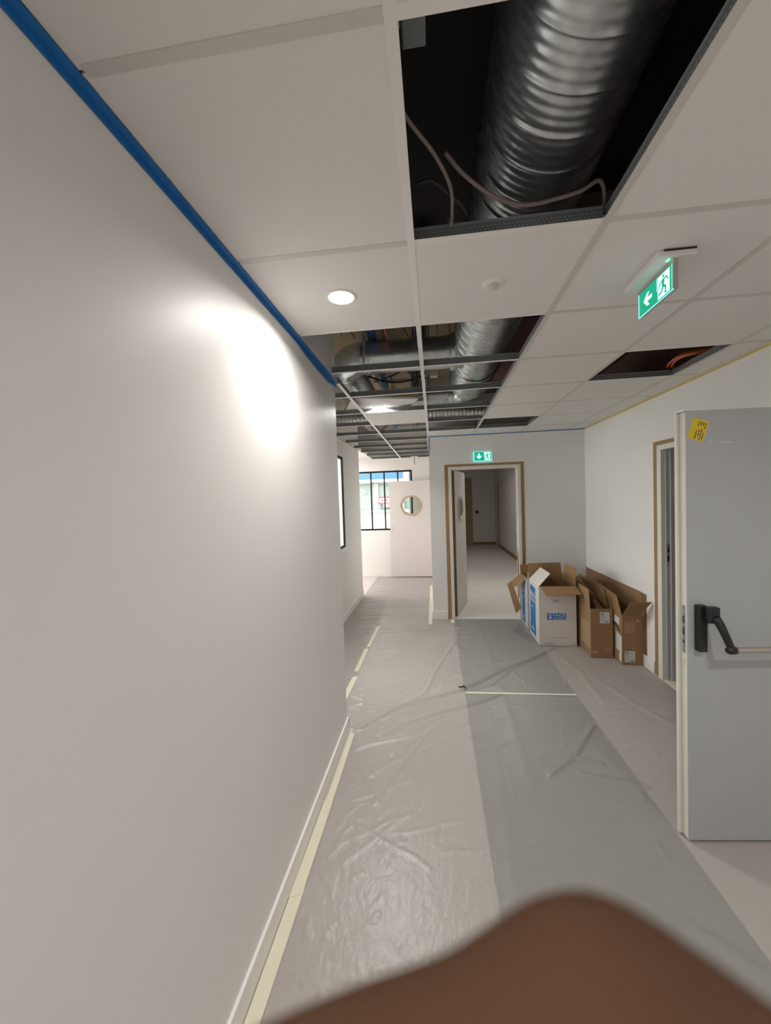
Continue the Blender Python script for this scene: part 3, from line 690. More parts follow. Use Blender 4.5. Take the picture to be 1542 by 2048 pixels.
# ------------------------------------------------------------------ above the ceiling: ducts
def spiral(mb, c0, c1, r, pitch=.120, rib=.0052, seg=52, step=.0036, ripple=.0006):
    """spiral-seam duct between two points on a horizontal axis"""
    c0 = Vector(c0); c1 = Vector(c1); L = (c1 - c0).length; t = (c1 - c0).normalized(); a = t.cross(Vector((0, 0, 1))).normalized(); b = a.cross(t)
    n = max(2, int(L / step)); vs = []
    for i in range(n + 1):
        s_ = L * i / n
        for k in range(seg):
            th = 2*PI*k/seg; ph = (s_ / pitch - k / seg) % 1.0; d = min(ph, 1 - ph) * pitch
            rr_ = r + rib * math.exp(-(d / .0040) ** 2) + ripple * math.cos(2*PI*ph*4)
            vs.append(c0 + t * s_ + rr_ * (math.cos(th) * a + math.sin(th) * b))
    fs = [(i*seg+k, i*seg+(k+1) % seg, (i+1)*seg+(k+1) % seg, (i+1)*seg+k) for i in range(n) for k in range(seg)]
    fs += [tuple(reversed(range(seg))), tuple(n*seg+k for k in range(seg))]
    return mb.add(vs, fs)
def elbow(mb, p, t0, t1, R_, r, seg=40, n=18):
    """quarter bend starting at p heading t0 and turning to t1"""
    p = Vector(p); t0 = Vector(t0); t1 = Vector(t1); c = p + t1 * R_
    return mb.tube([c - t1 * R_ * math.cos(a) + t0 * R_ * math.sin(a) for a in [PI/2 * i / n for i in range(n + 1)]], r, seg)
def collar(mb, c, t, r, L=.05): return mb.lathe(c, t, [(r, 0), (r + .006, .002), (r + .006, L), (r, L + .002)], 48)
DX, DZ, DR = .395, 2.862, .205
md = thing('ventilation_duct', 'large spiral galvanised duct running along the corridor above the ceiling', 'duct', (DX, 1.5, DZ))
spiral(MB(), (DX, -1.2, DZ), (DX, 4.02, DZ), DR).build('duct_pipe', 'galv', md, smooth=True)
collar(MB(), (DX, 3.98, DZ), (0, 1, 0), DR, .06).build('end_collar', 'galv', md, smooth=True)
MB().lathe((DX, 4.04, DZ), (0, 1, 0), [(DR, 0), (DR - .01, .05), (.12, .28), (.115, .30)], 48).build('reducer', 'galv', md, smooth=True)
for y in (.35, 2.2, 3.45):
    mb = MB()
    for sx in (-1, 1): mb.tube([(DX + sx * (DR + .012), y, DZ), (DX + sx * (DR + .012), y, SLAB)], .004, 6)
    mb.lathe((DX, y - .012, DZ), (0, 1, 0), [(DR + .005, 0), (DR + .007, 0), (DR + .007, .024), (DR + .005, .024)], 40)
    mb.build('hanger', 'steel', md)
bd1 = thing('branch_duct', 'galvanised branch duct with elbow turning left off the large duct', 'duct', (-.3, 3.17, 2.83))
BZ, BY, BR = 2.825, 3.17, .125
spiral(MB(), (DX - .12, BY, BZ), (-.52, BY, BZ), BR, .14, .002, 40, .012, 0).build('duct_pipe', 'galv', bd1, smooth=True)
collar(MB(), (DX - DR + .02, BY, BZ), (-1, 0, 0), BR + .012, .05).build('saddle_collar', 'galv', bd1, smooth=True)
elbow(MB(), (-.52, BY, BZ), (-1, 0, 0), (0, 1, 0), .20, BR).build('elbow', 'galv', bd1, smooth=True)
collar(MB(), (-.48, BY, BZ), (-1, 0, 0), BR, .04).build('joint_collar', 'galv', bd1, smooth=True)
spiral(MB(), (-.72, BY + .20, BZ), (-.72, 4.72, BZ), BR, .14, .002, 40, .012, 0).build('duct_pipe', 'galv', bd1, smooth=True)
collar(MB(), (-.72, BY + .19, BZ), (0, 1, 0), BR, .04).build('joint_collar', 'galv', bd1, smooth=True)
bd2 = thing('branch_duct', 'galvanised cross duct bending left from the end of the large duct', 'duct', (0, 4.52, 2.8))
elbow(MB(), (DX, 4.33, DZ - .03), (0, 1, 0), (-1, 0, 0), .19, .112).build('elbow', 'galv', bd2, smooth=True)
spiral(MB(), (DX - .19, 4.52, DZ - .03), (-.45, 4.52, DZ - .03), .112, .14, .002, 40, .012, 0).build('duct_pipe', 'galv', bd2, smooth=True)
fd = thing('flexible_duct', 'ribbed aluminium flexible duct crossing in front of the far wall', 'duct', (-.2, 5.0, 2.72))
mb = MB(); pts = []; rr_ = []
n = 340
for i in range(n + 1):
    x = .75 - 2.0 * i / n; pts.append((x, 5.0 + .015 * math.sin(x * 3), 2.735 + .012 * math.sin(x * 4 + 1))); rr_.append(.098 + (.006 if (i % 8) in (0, 1) else .0))
mb.tube(pts, rr_, 32).build('flexible_pipe', 'galvflex', fd, smooth=True)
MB().tube([(.0, 4.895, 2.735), (.0, 4.89, 2.85), (.0, 4.89, SLAB)], .003, 6).tube([(.0, 5.11, 2.735), (.0, 5.11, SLAB)], .003, 6).build('hanger_wire', 'steel', fd)

# cables, trays, boxes above the ceiling
def cable(label, pts, r, m, n=8):
    return tag(MB().tube(bez(pts, n), r, 8).build('cable', m, smooth=True), label, 'cable')
cable('pinkish grey cable hanging inside the big open tile hole', [(-.075, .90, 2.66), (-.05, .962, 2.60), (.03, 1.10, 2.60), (.076, 1.20, 2.585), (.082, 1.262, 2.55), (.079, 1.272, 2.525), (.075, 1.30, 2.56), (.06, 1.5, 2.6)], .0055, 'cablepink')
cable('dark cable drooping under the big duct at the hole edge', [(.06, 1.16, 2.655), (.115, 1.195, 2.615), (.20, 1.235, 2.575), (.30, 1.265, 2.555), (.40, 1.262, 2.56), (.47, 1.262, 2.575), (.515, 1.255, 2.592), (.54, 1.28, 2.57), (.56, 1.34, 2.545)], .006, 'cablepink')
cable('black cable trailing along the side of the big hole', [(-.03, 1.19, 2.60), (.02, 1.19, 2.605), (.07, 1.22, 2.585), (.12, 1.262, 2.56), (.14, 1.33, 2.54)], .005, 'cable')
cable('thick black cable crossing behind the duct to the right', [(-.15, 3.14, 3.10), (.1, 3.10, 3.06), (.4, 3.08, 3.10), (.75, 3.0, 2.975), (1.4, 2.75, 2.975)], .014, 'cable')
cable('black cable looping below the beige slab near the bundles', [(-.60, 3.75, 2.86), (-.52, 3.62, 2.80), (-.40, 3.55, 2.74), (-.26, 3.66, 2.76), (-.12, 3.95, 2.88), (-.05, 4.05, 2.95)], .0075, 'cable')
cable('thin black cable arching between the two cable bundles', [(-.58, 3.4, 2.80), (-.46, 3.42, 2.72), (-.34, 3.46, 2.76), (-.22, 3.6, 2.84), (-.12, 3.9, 2.84)], .006, 'cable')
jb = thing('junction_box', 'grey junction box up inside the big open tile hole', 'box', (-.015, .95, 2.75))
bevel(MB().box(-.045, .012, .885, .975, 2.75, 2.86).build('box_body', 'facgrey', jb), .003)
MB().box(-.040, .006, .892, .968, 2.744, 2.7495).build('box_lid', 'facgrey', jb)
MB().box(-.06, -.046, .90, .93, 2.75, SLAB).build('bracket', 'steel', jb)
jb2 = thing('junction_box', 'small white junction box beside the black cable bundle', 'box', (.02, 3.95, 2.9))
bevel(MB().box(.0, .075, 3.92, 3.99, 2.875, 2.965).build('box_body', 'trimwhite', jb2), .003)
MB().box(.006, .069, 3.916, 3.9195, 2.882, 2.958).build('box_lid', 'flange', jb2)
MB().box(.03, .045, 3.95, 3.965, 2.965, SLAB).build('bracket', 'steel', jb2)
rr = random.Random(11)
def bundle(label, x, ms, nn_, y0, y1, z, spread):
    t = thing('cable_bundle', label, 'cables', (x, (y0 + y1) / 2, z))
    for i in range(nn_):
        ox = rr.uniform(-spread, spread); oz = rr.uniform(-.03, .03); pts = []
        y = y0
        while y < y1 + .01:
            pts.append((x + ox + .02 * math.sin(y * 2.2 + i) + rr.uniform(-.006, .006) - .05 * (y - y0), y, z + oz + .03 * math.sin(y * 2.6 + i * .4))); y += .25
        MB().tube(bez(pts, 4), rr.uniform(.0035, .006), 6).build('cable', ms[i % len(ms)], t, smooth=True)
    return t
bundle('bundle of blue network cables on the ladder tray above the left branch duct', -.40, ['cableblue', 'cableblue', 'cableblue', 'cableblue', 'cablegrey'], 22, 2.0, 7.4, 2.985, .035)
bundle('bundle of orange and grey cables beside the blue cables', -.31, ['cableor', 'cableor', 'cablepink', 'cablegrey'], 9, 2.0, 6.6, 2.98, .028)
bundle('thick bundle of black cables hung over the central ceiling tee', -.02, ['cable', 'cable', 'cablegrey', 'cable'], 26, 2.0, 7.2, 3.0, .06)
def tray_rail(label, y):
    t = thing('tray_bracket', label, 'bracket', (-.25, y, 2.93))
    mb = MB(); x = -.60
    mb.box(-.60, .10, y - .018, y - .014, 2.925, 2.931).box(-.60, .10, y + .014, y + .018, 2.925, 2.931)
    while x < .10: mb.box(x, x + .012, y - .018, y + .018, 2.925, 2.931); x += .036
    mb.build('slotted_rail', 'web', t)
    for xx in (-.57, -.49, .07): MB().tube([(xx, y, 2.93), (xx, y, SLAB)], .004, 6).build('rod', 'steel', t)
for y, l in ((2.62, 'nearest slotted cable bracket above the open ceiling grid'), (3.35, 'second slotted cable bracket just behind the branch duct'), (4.15, 'third slotted cable bracket near the white junction box'), (5.7, 'slotted cable bracket above the far corridor'), (6.7, 'farthest slotted cable bracket above the corridor end')): tray_rail(l, y)
# wires dangling on the tray
for i in range(16):
    x = rr.uniform(-.62, .08); y = rr.choice((2.62, 2.7, 3.3, 3.4, 4.1, 4.2)); d = rr.uniform(.06, .17)
    tag(MB().tube(bez([(x, y, 2.95), (x + rr.uniform(-.05, .05), y + rr.uniform(-.03, .03), 2.93 - d * .5), (x + rr.uniform(-.08, .08), y + rr.uniform(-.05, .05), 2.93 - d)], 5), .0025, 5).build('cable_tie', rr.choice(['cable', 'cable', 'cablegrey']), smooth=True), 'thin loose cable end dangling from the tray above the open grid', 'cable', 'loose cable ends under the tray')
# orange coil in the right-hand hole
tc_ = thing('cable_coil', 'coil of orange cable lying in the open tile hole on the right', 'cable', (1.80, 2.9, 2.56))
for i in range(5):
    o_ = .010 * i; zz = 2.562 + .008 * (i % 3)
    MB().tube(bez([(1.93, 2.79 + o_ * .5, zz + .02), (1.80, 2.815 + o_, zz + .01), (1.71 + o_ * .3, 2.84 + o_, zz + .004), (1.668 + o_ * .9, 2.905 + o_ * .5, zz), (1.690 + o_ * .9, 3.03 - o_ * .1, zz), (1.75 + o_ * .6, 3.135 - o_ * .6, zz), (1.85 + o_ * .2, 3.225 - o_ * .8, zz), (1.93, 3.27 - o_ * .8, zz + .01)], 8), .0068, 8).build('cable_turn', 'cableor', tc_, smooth=True)
ins = thing('insulated_pipe', 'dim foil wrapped pipe deep in the right tile hole', 'pipe', (1.4, 3.0, 2.95))
mb = MB(); pts = [(1.15 + .0, 2.2 + .03 * i, 2.93) for i in range(60)]; pts = [(1.52, y, z + .03) for _, y, z in pts]
mb.tube(pts, [.045 + .004 * rr.random() for _ in pts], 20).build('foil_wrap', 'galvflex', ins, smooth=True)
# corrugated off-cut visible far down
cable('far pale conduit drooping over the corridor grid', [(-1.15, 5.0, 3.05), (-1.0, 5.6, 2.82), (-.85, 6.1, 2.72), (-.7, 6.4, 2.9), (-.6, 6.8, 3.1)], .035, 'plaster')

# ------------------------------------------------------------------ floor protection film and tapes
def film():
    st = .0092
    xs = np.arange(X2 + .02, XR - .016, st); ys = np.arange(-.6, YE - .02, st)
    Xg, Yg = np.meshgrid(xs, ys); Hh = np.zeros_like(Xg)
    R_ = np.random.RandomState(4)
    def crease(pts, A, w_):
        nonlocal Hh
        for (xa, ya), (xb, yb) in zip(pts[:-1], pts[1:]):
            x0, x1 = min(xa, xb) - .1, max(xa, xb) + .1; y0, y1 = min(ya, yb) - .1, max(ya, yb) + .1
            i0, i1 = np.searchsorted(ys, [y0, y1]); j0, j1 = np.searchsorted(xs, [x0, x1])
            if i1 <= i0 or j1 <= j0: continue
            X_ = Xg[i0:i1, j0:j1]; Y_ = Yg[i0:i1, j0:j1]; dx, dy = xb - xa, yb - ya; L2 = dx*dx + dy*dy + 1e-9
            t = np.clip(((X_ - xa) * dx + (Y_ - ya) * dy) / L2, 0, 1); d = np.hypot(X_ - xa - t*dx, Y_ - ya - t*dy)
            Hh[i0:i1, j0:j1] = np.maximum(Hh[i0:i1, j0:j1], A * np.exp(-(d / w_) ** 2))
    def rnd(cx, cy, ang, L, A, w_):
        n_ = 5; p = [(cx + (k/(n_-1)-.5) * L * math.cos(ang) + R_.uniform(-.012, .012), cy + (k/(n_-1)-.5) * L * math.sin(ang) + R_.uniform(-.012, .012)) for k in range(n_)]
        crease(p, A * 1.45, w_ * .78)
    # folds read from the photograph
    crease([(-.62, 2.66), (-.315, 3.016), (.198, 3.32), (.572, 3.684), (1.07, 4.114), (1.257, 4.32)], .024, .024)
    crease([(-.62, 2.67), (-.46, 2.90), (-.12, 3.224), (-.036, 3.653), (.19, 4.43)], .015, .02)
    crease([(-.42, 2.65), (-.11, 2.89), (.323, 3.13), (.50, 3.26)], .016, .022)
    crease([(.24, 3.30), (.45, 3.42), (.72, 3.80)], .010, .022)
    crease([(.637, 2.33), (.816, 2.489), (1.07, 2.84)], .016, .02); crease([(.816, 2.489), (.961, 2.445)], .013, .018); crease([(.81, 2.348), (1.13, 2.274)], .013, .018)
    crease([(.524, 4.86), (.526, 3.68), (.514, 2.90), (.50, 2.2)], .0032, .035); crease([(.368, 3.02), (.336, 2.44), (.30, 1.8), (.28, 1.3)], .0032, .035)
    crease([(1.22, 4.2), (1.3, 3.7), (1.28, 3.2)], .006, .03); crease([(1.4, 3.6), (1.5, 3.2), (1.72, 2.7)], .006, .03)
    crease([(.9, 1.55), (1.2, 1.30), (1.5, 1.22)], .01, .03); crease([(.7, 1.3), (1.0, 1.05), (1.35, 1.0)], .009, .03)
    for k in range(26):     # fan out of the tape end
        a = math.radians(R_.uniform(15, 75)); L = R_.uniform(.3, .9); cx = -.55 + R_.uniform(.1, .5); cy = 2.3 + R_.uniform(0, 1.1)
        rnd(cx, cy, a, L, R_.uniform(.003, .007), R_.uniform(.012, .022))
    for k in range(85):    # tight ripples across the corridor mouth
        rnd(R_.uniform(-1.1, .05), R_.uniform(3.7, 6.2), math.radians(R_.normal(4, 14)), R_.uniform(.25, .8), R_.uniform(.003, .0075), R_.uniform(.018, .032))
    for k in range(40):
        rnd(R_.uniform(-1.15, -.75), R_.uniform(2.8, 4.6), math.radians(R_.normal(0, 25)), R_.uniform(.15, .4), R_.uniform(.004, .009), R_.uniform(.013, .02))
    for k in range(60): rnd(R_.uniform(-1.0, .0), R_.uniform(6.2, 8.1), math.radians(R_.normal(5, 20)), R_.uniform(.2, .6), R_.uniform(.002, .006), R_.uniform(.014, .024))
    for k in range(80): rnd(R_.uniform(.2, 1.9), R_.uniform(.6, 4.2), R_.normal(.5, .7), R_.uniform(.06, .35), R_.uniform(.0010, .0028), R_.uniform(.014, .024))
    for k in range(60): rnd(R_.uniform(-.55, -.05), R_.uniform(.7, 2.3), math.radians(R_.normal(75, 35)), R_.uniform(.03, .11), R_.uniform(.0006, .0018), R_.uniform(.010, .016))
    for k in range(36): rnd(R_.uniform(-.5, .25), R_.uniform(.8, 3.2), math.radians(R_.normal(20, 22)), R_.uniform(.15, .5), R_.uniform(.0008, .0024), R_.uniform(.012, .02))
    # broad soft swell
    for k in range(40):
        cx, cy, s_ = R_.uniform(-1, 1.9), R_.uniform(0, 8), R_.uniform(.08, .25)
        Hh += R_.uniform(0, .003) * np.exp(-((Xg - cx)**2 + (Yg - cy)**2) / s_**2)
    # flat under tapes and boxes
    flatm = np.ones_like(Hh)
    def press(x0, x1, y0, y1, m_=.05):
        nonlocal flatm
        d = np.maximum(np.maximum(x0 - Xg, Xg - x1), np.maximum(y0 - Yg, Yg - y1)); flatm = np.minimum(flatm, np.clip(d / m_, 0.0, 1))
    press(-.66, -.59, -1, 2.66); press(-.82, -.75, 3.0, 4.95, .03); press(.2, 1.13, 3.26, 3.305, .02)
    press(1.08, 1.96, 4.32, 5.3); press(1.5, 1.96, 3.9, 4.4); press(1.09, 1.97, 1.9, 2.07, .06); press(.0, 1.96, 5.2, 5.3); press(-.12, -.06, 5.0, 7.35, .03)
    Hh *= flatm
    Z = .0042 + Hh
    keep = np.ones_like(Xg, bool)
    keep &= ~((Xg < XL + .035) & (Yg < 2.71)); keep &= ~((Xg > -.078) & (Yg > YF - .03))
    keep &= ~((Xg < X2 + .018))
    idx = -np.ones(Xg.shape, int); idx[keep] = np.arange(keep.sum())
    V = np.stack([Xg[keep], Yg[keep], Z[keep]], 1)
    q = np.stack([idx[:-1, :-1], idx[:-1, 1:], idx[1:, 1:], idx[1:, :-1]], -1).reshape(-1, 4); q = q[(q >= 0).all(1)]
    me = bpy.data.meshes.new('protective_film'); me.from_pydata(V.tolist(), [], q.tolist()); me.materials.append(M['film'])
    me.polygons.foreach_set('use_smooth', [True] * len(me.polygons)); me.update()
    o = bpy.data.objects.new('protective_film', me); COL.objects.link(o)
    tag(o, 'wrinkled clear plastic protection film spread over the whole corridor floor', 'plastic film')
film()
def tape(label, q, th=.0012, m='masking', z=.0062):
    return tag(MB().sheet([(x, y, z) for x, y in q], th).build('masking_tape', m), label, 'tape')
tape('long cream tape strip beside the left skirting in the foreground', [(-.650, -1.5), (-.600, -1.5), (-.598, 1.55), (-.650, 1.55)])
tape('cream tape strip beside the left skirting at mid wall', [(-.652, 1.50), (-.600, 1.52), (-.600, 2.02), (-.650, 2.03)], z=.0076)
tape('cream tape strip ending at the corner of the left wall', [(-.640, 2.00), (-.602, 2.0), (-.606, 2.64), (-.640, 2.65)], z=.0070)
tape('short cream tape piece on the recess floor nearest the wall corner', [(-.822, 2.95), (-.775, 2.97), (-.755, 3.52), (-.805, 3.51)])
tape('second cream tape piece on the recess floor', [(-.818, 3.62), (-.775, 3.62), (-.768, 4.20), (-.815, 4.20)])
tape('faint far tape piece on the recess floor', [(-.80, 4.24), (-.765, 4.24), (-.745, 4.95), (-.785, 4.95)])
tape('straight cream tape line across the grey walkway strip', [(.222, 3.262), (1.118, 3.282), (1.118, 3.303), (.222, 3.288)])
tape('pale tape on the floor along the corridor side of the far wall', [(-.115, 5.05), (-.068, 5.05), (-.068, 7.3), (-.115, 7.3)], z=.0070)
tape('cream tape dab at the left foot of the far door frame', [(.17, 5.12), (.225, 5.12), (.235, 5.25), (.18, 5.25)])
mb = MB(); mb.tube(bez([(.165, 3.325, .03), (.19, 3.318, .032), (.205, 3.325, .034), (.225, 3.312, .033)], 5), .0055, 6).tube([(.205, 3.325, .033), (.212, 3.345, .036)], .004, 6)
tag(mb.build('debris_scrap', 'cable'), 'small black scrap lying on the film at the strip edge', 'scrap')

# ------------------------------------------------------------------ cartons
TH = .005
def carton(name, label, x0, x1, y0, y1, h, mo, mi_, group=None, z0=.0068):
    t = thing(name, label, 'cardboard box', ((x0+x1)/2, (y0+y1)/2, z0))
    P = []
    P.append(MB().sheet([(x0, y0, z0), (x1, y0, z0), (x1, y0, h), (x0, y0, h)], TH, 0, 1).build('side_panel', [mo, mi_], t))
    P.append(MB().sheet([(x1, y1, z0), (x0, y1, z0), (x0, y1, h), (x1, y1, h)], TH, 0, 1).build('side_panel', [mo, mi_], t))
    P.append(MB().sheet([(x0, y1-TH, z0), (x0, y0+TH, z0), (x0, y0+TH, h), (x0, y1-TH, h)], TH, 0, 1).build('side_panel', [mo, mi_], t))
    P.append(MB().sheet([(x1, y0+TH, z0), (x1, y1-TH, z0), (x1, y1-TH, h), (x1, y0+TH, h)], TH, 0, 1).build('side_panel', [mo, mi_], t))
    MB().box(x0+TH, x1-TH, y0+TH, y1-TH, z0, z0+TH).build('bottom_panel', mi_, t)
    return t, P
def flap(t, q, mo, mi_): return MB().sheet(q, TH, 0, 1).build('flap', [mo, mi_], t)
# white box
wx0, wx1, wy0, wy1, wh = 1.107, 1.492, 4.35, 4.79, .655
wb, P = carton('carton', 'open white box printed 30L with blue logo on its front', wx0, wx1, wy0, wy1, wh, 'cardwhite', 'card')
flap(wb, [(wx0+.004, wy0, wh), (wx1-.004, wy0, wh), (1.500, 4.215, .600), (1.140, 4.215, .598)][::1], 'cardwhite', 'card') if False else None
flap(wb, [(1.142, 4.212, .598), (1.505, 4.212, .602), (wx1-.002, wy0+.001, wh+.003), (wx0+.012, wy0+.001, wh+.003)][::-1], 'cardwhite', 'card')
flap(wb, [(wx1-.004, wy1, wh), (wx0+.002, wy1, wh), (1.104, wy1+.012, .838), (1.474, wy1+.012, .845)], 'cardwhite', 'card')
flap(wb, [(wx1, wy0+.008, wh), (wx1, wy1-.008, wh), (1.505, 4.72, .85), (1.502, 4.365, .847)], 'cardwhite', 'card')
flap(wb, [(wx0, wy1-.008, wh), (wx0, wy0+.010, wh), (1.235, 4.37, .797), (1.235, 4.765, .797)], 'cardwhite', 'card')
fr, lf = P[0], P[2]
mb = MB(); text_mb(mb, '30L', (1.249, wy0, .486), (1, 0, 0), (0, 0, 1), .030, .074); mb.build('lettering', 'inknavy', fr)
mb = MB(); flat(mb, [(0, 0), (.198, 0), (.198, .072), (0, .072)], (1.188, wy0, .294), (1, 0, 0), (0, 0, 1), .0006); lg = mb.build('logo_panel', 'inkblue', fr)
mb = MB(); text_mb(mb, 'FACE', (1.250, wy0, .330), (1, 0, 0), (0, 0, 1), .028, .130, .0012); text_mb(mb, 'TRANSPORT', (1.250, wy0, .309), (1, 0, 0), (0, 0, 1), .012, .130, .0012)
for pl in ([(.030, .062), (.040, .066), (.046, .052), (.036, .046)], [(.024, .034), (.040, .046), (.046, .030), (.034, .020)], [(.014, .020), (.026, .030), (.034, .014), (.024, .008)], [(.040, .018), (.050, .024), (.052, .010), (.042, .008)], [(.012, .056), (.020, .062), (.024, .044), (.014, .040)]):
    flat(mb, pl[::-1] if False else pl, (1.188, wy0, .294), (1, 0, 0), (0, 0, 1), .0012)
flat(mb, [(.06, .008), (.192, .008), (.192, .0105), (.06, .0105)], (1.188, wy0, .294), (1, 0, 0), (0, 0, 1), .0012)
mb.build('lettering', 'inkwhite', lg)
mb = MB()
for a, b, z in ((.035, .155, .032), (.035, .165, .017), (.345, .375, .022), (.315, .335, .022)): flat(mb, [(a, z), (b, z), (b, z + .005), (a, z + .005)], (wx0, wy0, 0), (1, 0, 0), (0, 0, 1), .0006)
for a, b, z in ((.12, .30, .098),): flat(mb, [(a, z), (b, z), (b, z + .003), (a, z + .003)], (wx0, wy0, 0), (1, 0, 0), (0, 0, 1), .0006)
mb.build('small_print', 'inkgrey', fr)
# blue side panel with white script strokes (u runs towards the camera on the left face)
def blue_side(panel, x, ya, yb, z0, z1, seed):
    mb = MB(); flat(mb, [(0, 0), (ya - yb, 0), (ya - yb, z1 - z0), (0, z1 - z0)], (x, ya, z0), (0, -1, 0), (0, 0, 1), .0006); bp_ = mb.build('blue_panel', 'inkblue', panel)
    r2 = random.Random(seed); mb = MB(); Wd, Hd = ya - yb, z1 - z0
    def stroke(p, w_): 
        for a, b in zip(p[:-1], p[1:]): flat(mb, limb(a, b, w_), (x, ya, z0), (0, -1, 0), (0, 0, 1), .0012)
    for i in range(6):
        bx_ = Wd * (.06 + .15 * i); zt = Hd * (.95 - .004 * i)
        stroke([(bx_, zt - .10), (bx_ + .01, zt - .02), (bx_ + .022, zt - .10 + .03 * r2.random()), (bx_ + .034, zt - .06)], .0045)
    for i in range(5):
        bx_ = Wd * (.10 + .17 * i); zt = Hd * .76
        stroke([(bx_, zt - .05), (bx_ + .012, zt + .03 * r2.random()), (bx_ + .024, zt - .05), (bx_ + .032, zt - .02)], .0035)
    stroke([(Wd*.25, Hd*.56), (Wd*.5, Hd*.58), (Wd*.6, Hd*.55)], .006); stroke([(Wd*.25, Hd*.10), (Wd*.75, Hd*.10)], .007); stroke([(Wd*.3, Hd*.14), (Wd*.6, Hd*.14)], .005)
    mb.build('lettering', 'inkwhite', bp_)
blue_side(lf, wx0, 4.742, 4.505, .05, .605, 1)
# second white box, behind it
b2, P2 = carton('carton', 'white and blue box with drooping brown flaps behind the 30L box', 1.112, 1.492, 4.905, 5.262, .632, 'cardwhite', 'card')
blue_side(P2[2], 1.112, 5.20, 5.03, .03, .60, 2)
flap(b2, [(1.112, 5.25, .632), (1.112, 4.93, .632), (.99, 5.02, .50), (.955, 5.23, .51)][::-1], 'card', 'cardwhite')
flap(b2, [(1.114, 4.902, .632), (1.3, 4.902, .632), (1.3, 4.885, .70), (1.114, 4.885, .72)], 'cardwhite', 'card')
flap(b2, [(1.49, 5.262, .632), (1.115, 5.262, .632), (1.105, 5.275, .74), (1.49, 5.275, .74)], 'cardwhite', 'card')
MB().sheet([(.922, 5.18, .505), (.972, 5.13, .545), (1.075, 5.10, .205), (1.022, 5.16, .120)][::-1], .004).build('hanging_flap', 'card', b2)
# brown box next to the white one
c1, P3 = carton('carton', 'brown open box with white paper label on its front upper right', 1.527, 1.735, 4.06, 5.02, .498, 'card', 'card2')
flap(c1, [(1.527, 4.95, .498), (1.527, 4.075, .498), (1.521, 4.085, .69), (1.521, 4.90, .70)], 'card', 'card2')
flap(c1, [(1.735, 4.16, .498), (1.735, 4.98, .498), (1.742, 4.98, .685), (1.742, 4.27, .655)], 'card2', 'card')
flap(c1, [(1.532, 4.30, .455), (1.70, 4.12, .44), (1.72, 4.90, .66), (1.58, 4.92, .68)], 'card2', 'card2')
f1 = P3[0]
mb = MB(); flat(mb, [(0, 0), (.092, 0), (.092, .112), (0, .112)], (1.614, 4.06, .354), (1, 0, 0), (0, 0, 1), .0006); lb = mb.build('paper_label', 'paper', f1)
def label_print(parent, o_, w_, h_, seed):
    mb = MB(); r2 = random.Random(seed); z = h_ - .016
    while z > .01:
        L = w_ * r2.uniform(.25, .8); flat(mb, [(.007, z), (.007 + L, z), (.007 + L, z + .0035), (.007, z + .0035)], o_, (1, 0, 0), (0, 0, 1), .0012); z -= .0125
    flat(mb, [(w_*.55, .006), (w_*.9, .006), (w_*.9, .016), (w_*.55, .016)], o_, (1, 0, 0), (0, 0, 1), .0012)
    flat(mb, [(w_*.08, h_-.02), (w_*.35, h_-.02), (w_*.35, h_-.010), (w_*.08, h_-.010)], o_, (1, 0, 0), (0, 0, 1), .0012); mb.build('small_print', 'inkgrey', parent)
label_print(lb, (1.614, 4.06, .354), .092, .112, 4)
mb = MB()
for k in range(11):
    z = .32 - .024 * k; flat(mb, [(.10, z + .01), (.34, z + .01), (.34, z + .02), (.10, z + .02)], (1.527, 4.42, 0), (0, -1, 0), (0, 0, 1), .0006)
mb.build('printed_lines', 'inkpale', P3[2])
mb = MB()
for k in range(6): flat(mb, [(.125 + .011*k, .07), (.128 + .011*k, .07), (.128 + .011*k, .12), (.125 + .011*k, .12)], (1.527, 4.06, 0), (1, 0, 0), (0, 0, 1), .0006)
flat(mb, [(.012, .055), (.06, .055), (.06, .072), (.012, .072)], (1.527, 4.06, 0), (1, 0, 0), (0, 0, 1), .0006); mb.build('printed_marks', 'inkpale', f1)
# brown box against the right wall
c2, P4 = carton('carton', 'nearest brown open box by the right wall with label at its foot', 1.752, 1.905, 3.905, 4.95, .478, 'card', 'card2')
flap(c2, [(1.752, 4.80, .478), (1.752, 3.915, .478), (1.748, 4.005, .645), (1.748, 4.33, .675), (1.748, 4.78, .69)], 'card', 'card2')
flap(c2, [(1.756, 3.904, .480), (1.905, 3.904, .480), (1.944, 3.76, .645), (1.766, 3.76, .642)], 'card', 'card')
f2 = P4[0]
MB().sheet([(1.9055, 3.905, .0068), (1.937, 3.905, .0068), (1.937, 3.905, .478), (1.9055, 3.905, .478)], TH, 0, 1).build('side_panel', ['card', 'card2'], c2)
mb = MB(); flat(mb, [(0, 0), (.092, 0), (.092, .106), (0, .106)], (1.772, 3.905, .03), (1, 0, 0), (0, 0, 1), .0006); lb2 = mb.build('paper_label', 'paper', f2); label_print(lb2, (1.772, 3.905, .03), .092, .106, 8)
mb = MB()
for k in range(9): flat(mb, [(.02, .315 + .012*k), (.115, .315 + .012*k), (.115, .319 + .012*k), (.02, .319 + .012*k)], (1.752, 3.905, 0), (1, 0, 0), (0, 0, 1), .0006)
flat(mb, [(.128, .42), (.152, .42), (.152, .44), (.128, .44)], (1.752, 3.905, 0), (1, 0, 0), (0, 0, 1), .0006); mb.build('printed_lines', 'inkpale', f2)
mb = MB()
flat(mb, [(.02, .12), (.135, .10), (.135, .27), (.02, .295)], (1.752, 4.05, 0), (0, -1, 0), (0, 0, 1), .0006)
flat(mb, [(.08, .02), (.13, .02), (.13, .10), (.08, .10)], (1.752, 4.05, 0), (0, -1, 0), (0, 0, 1), .0006)
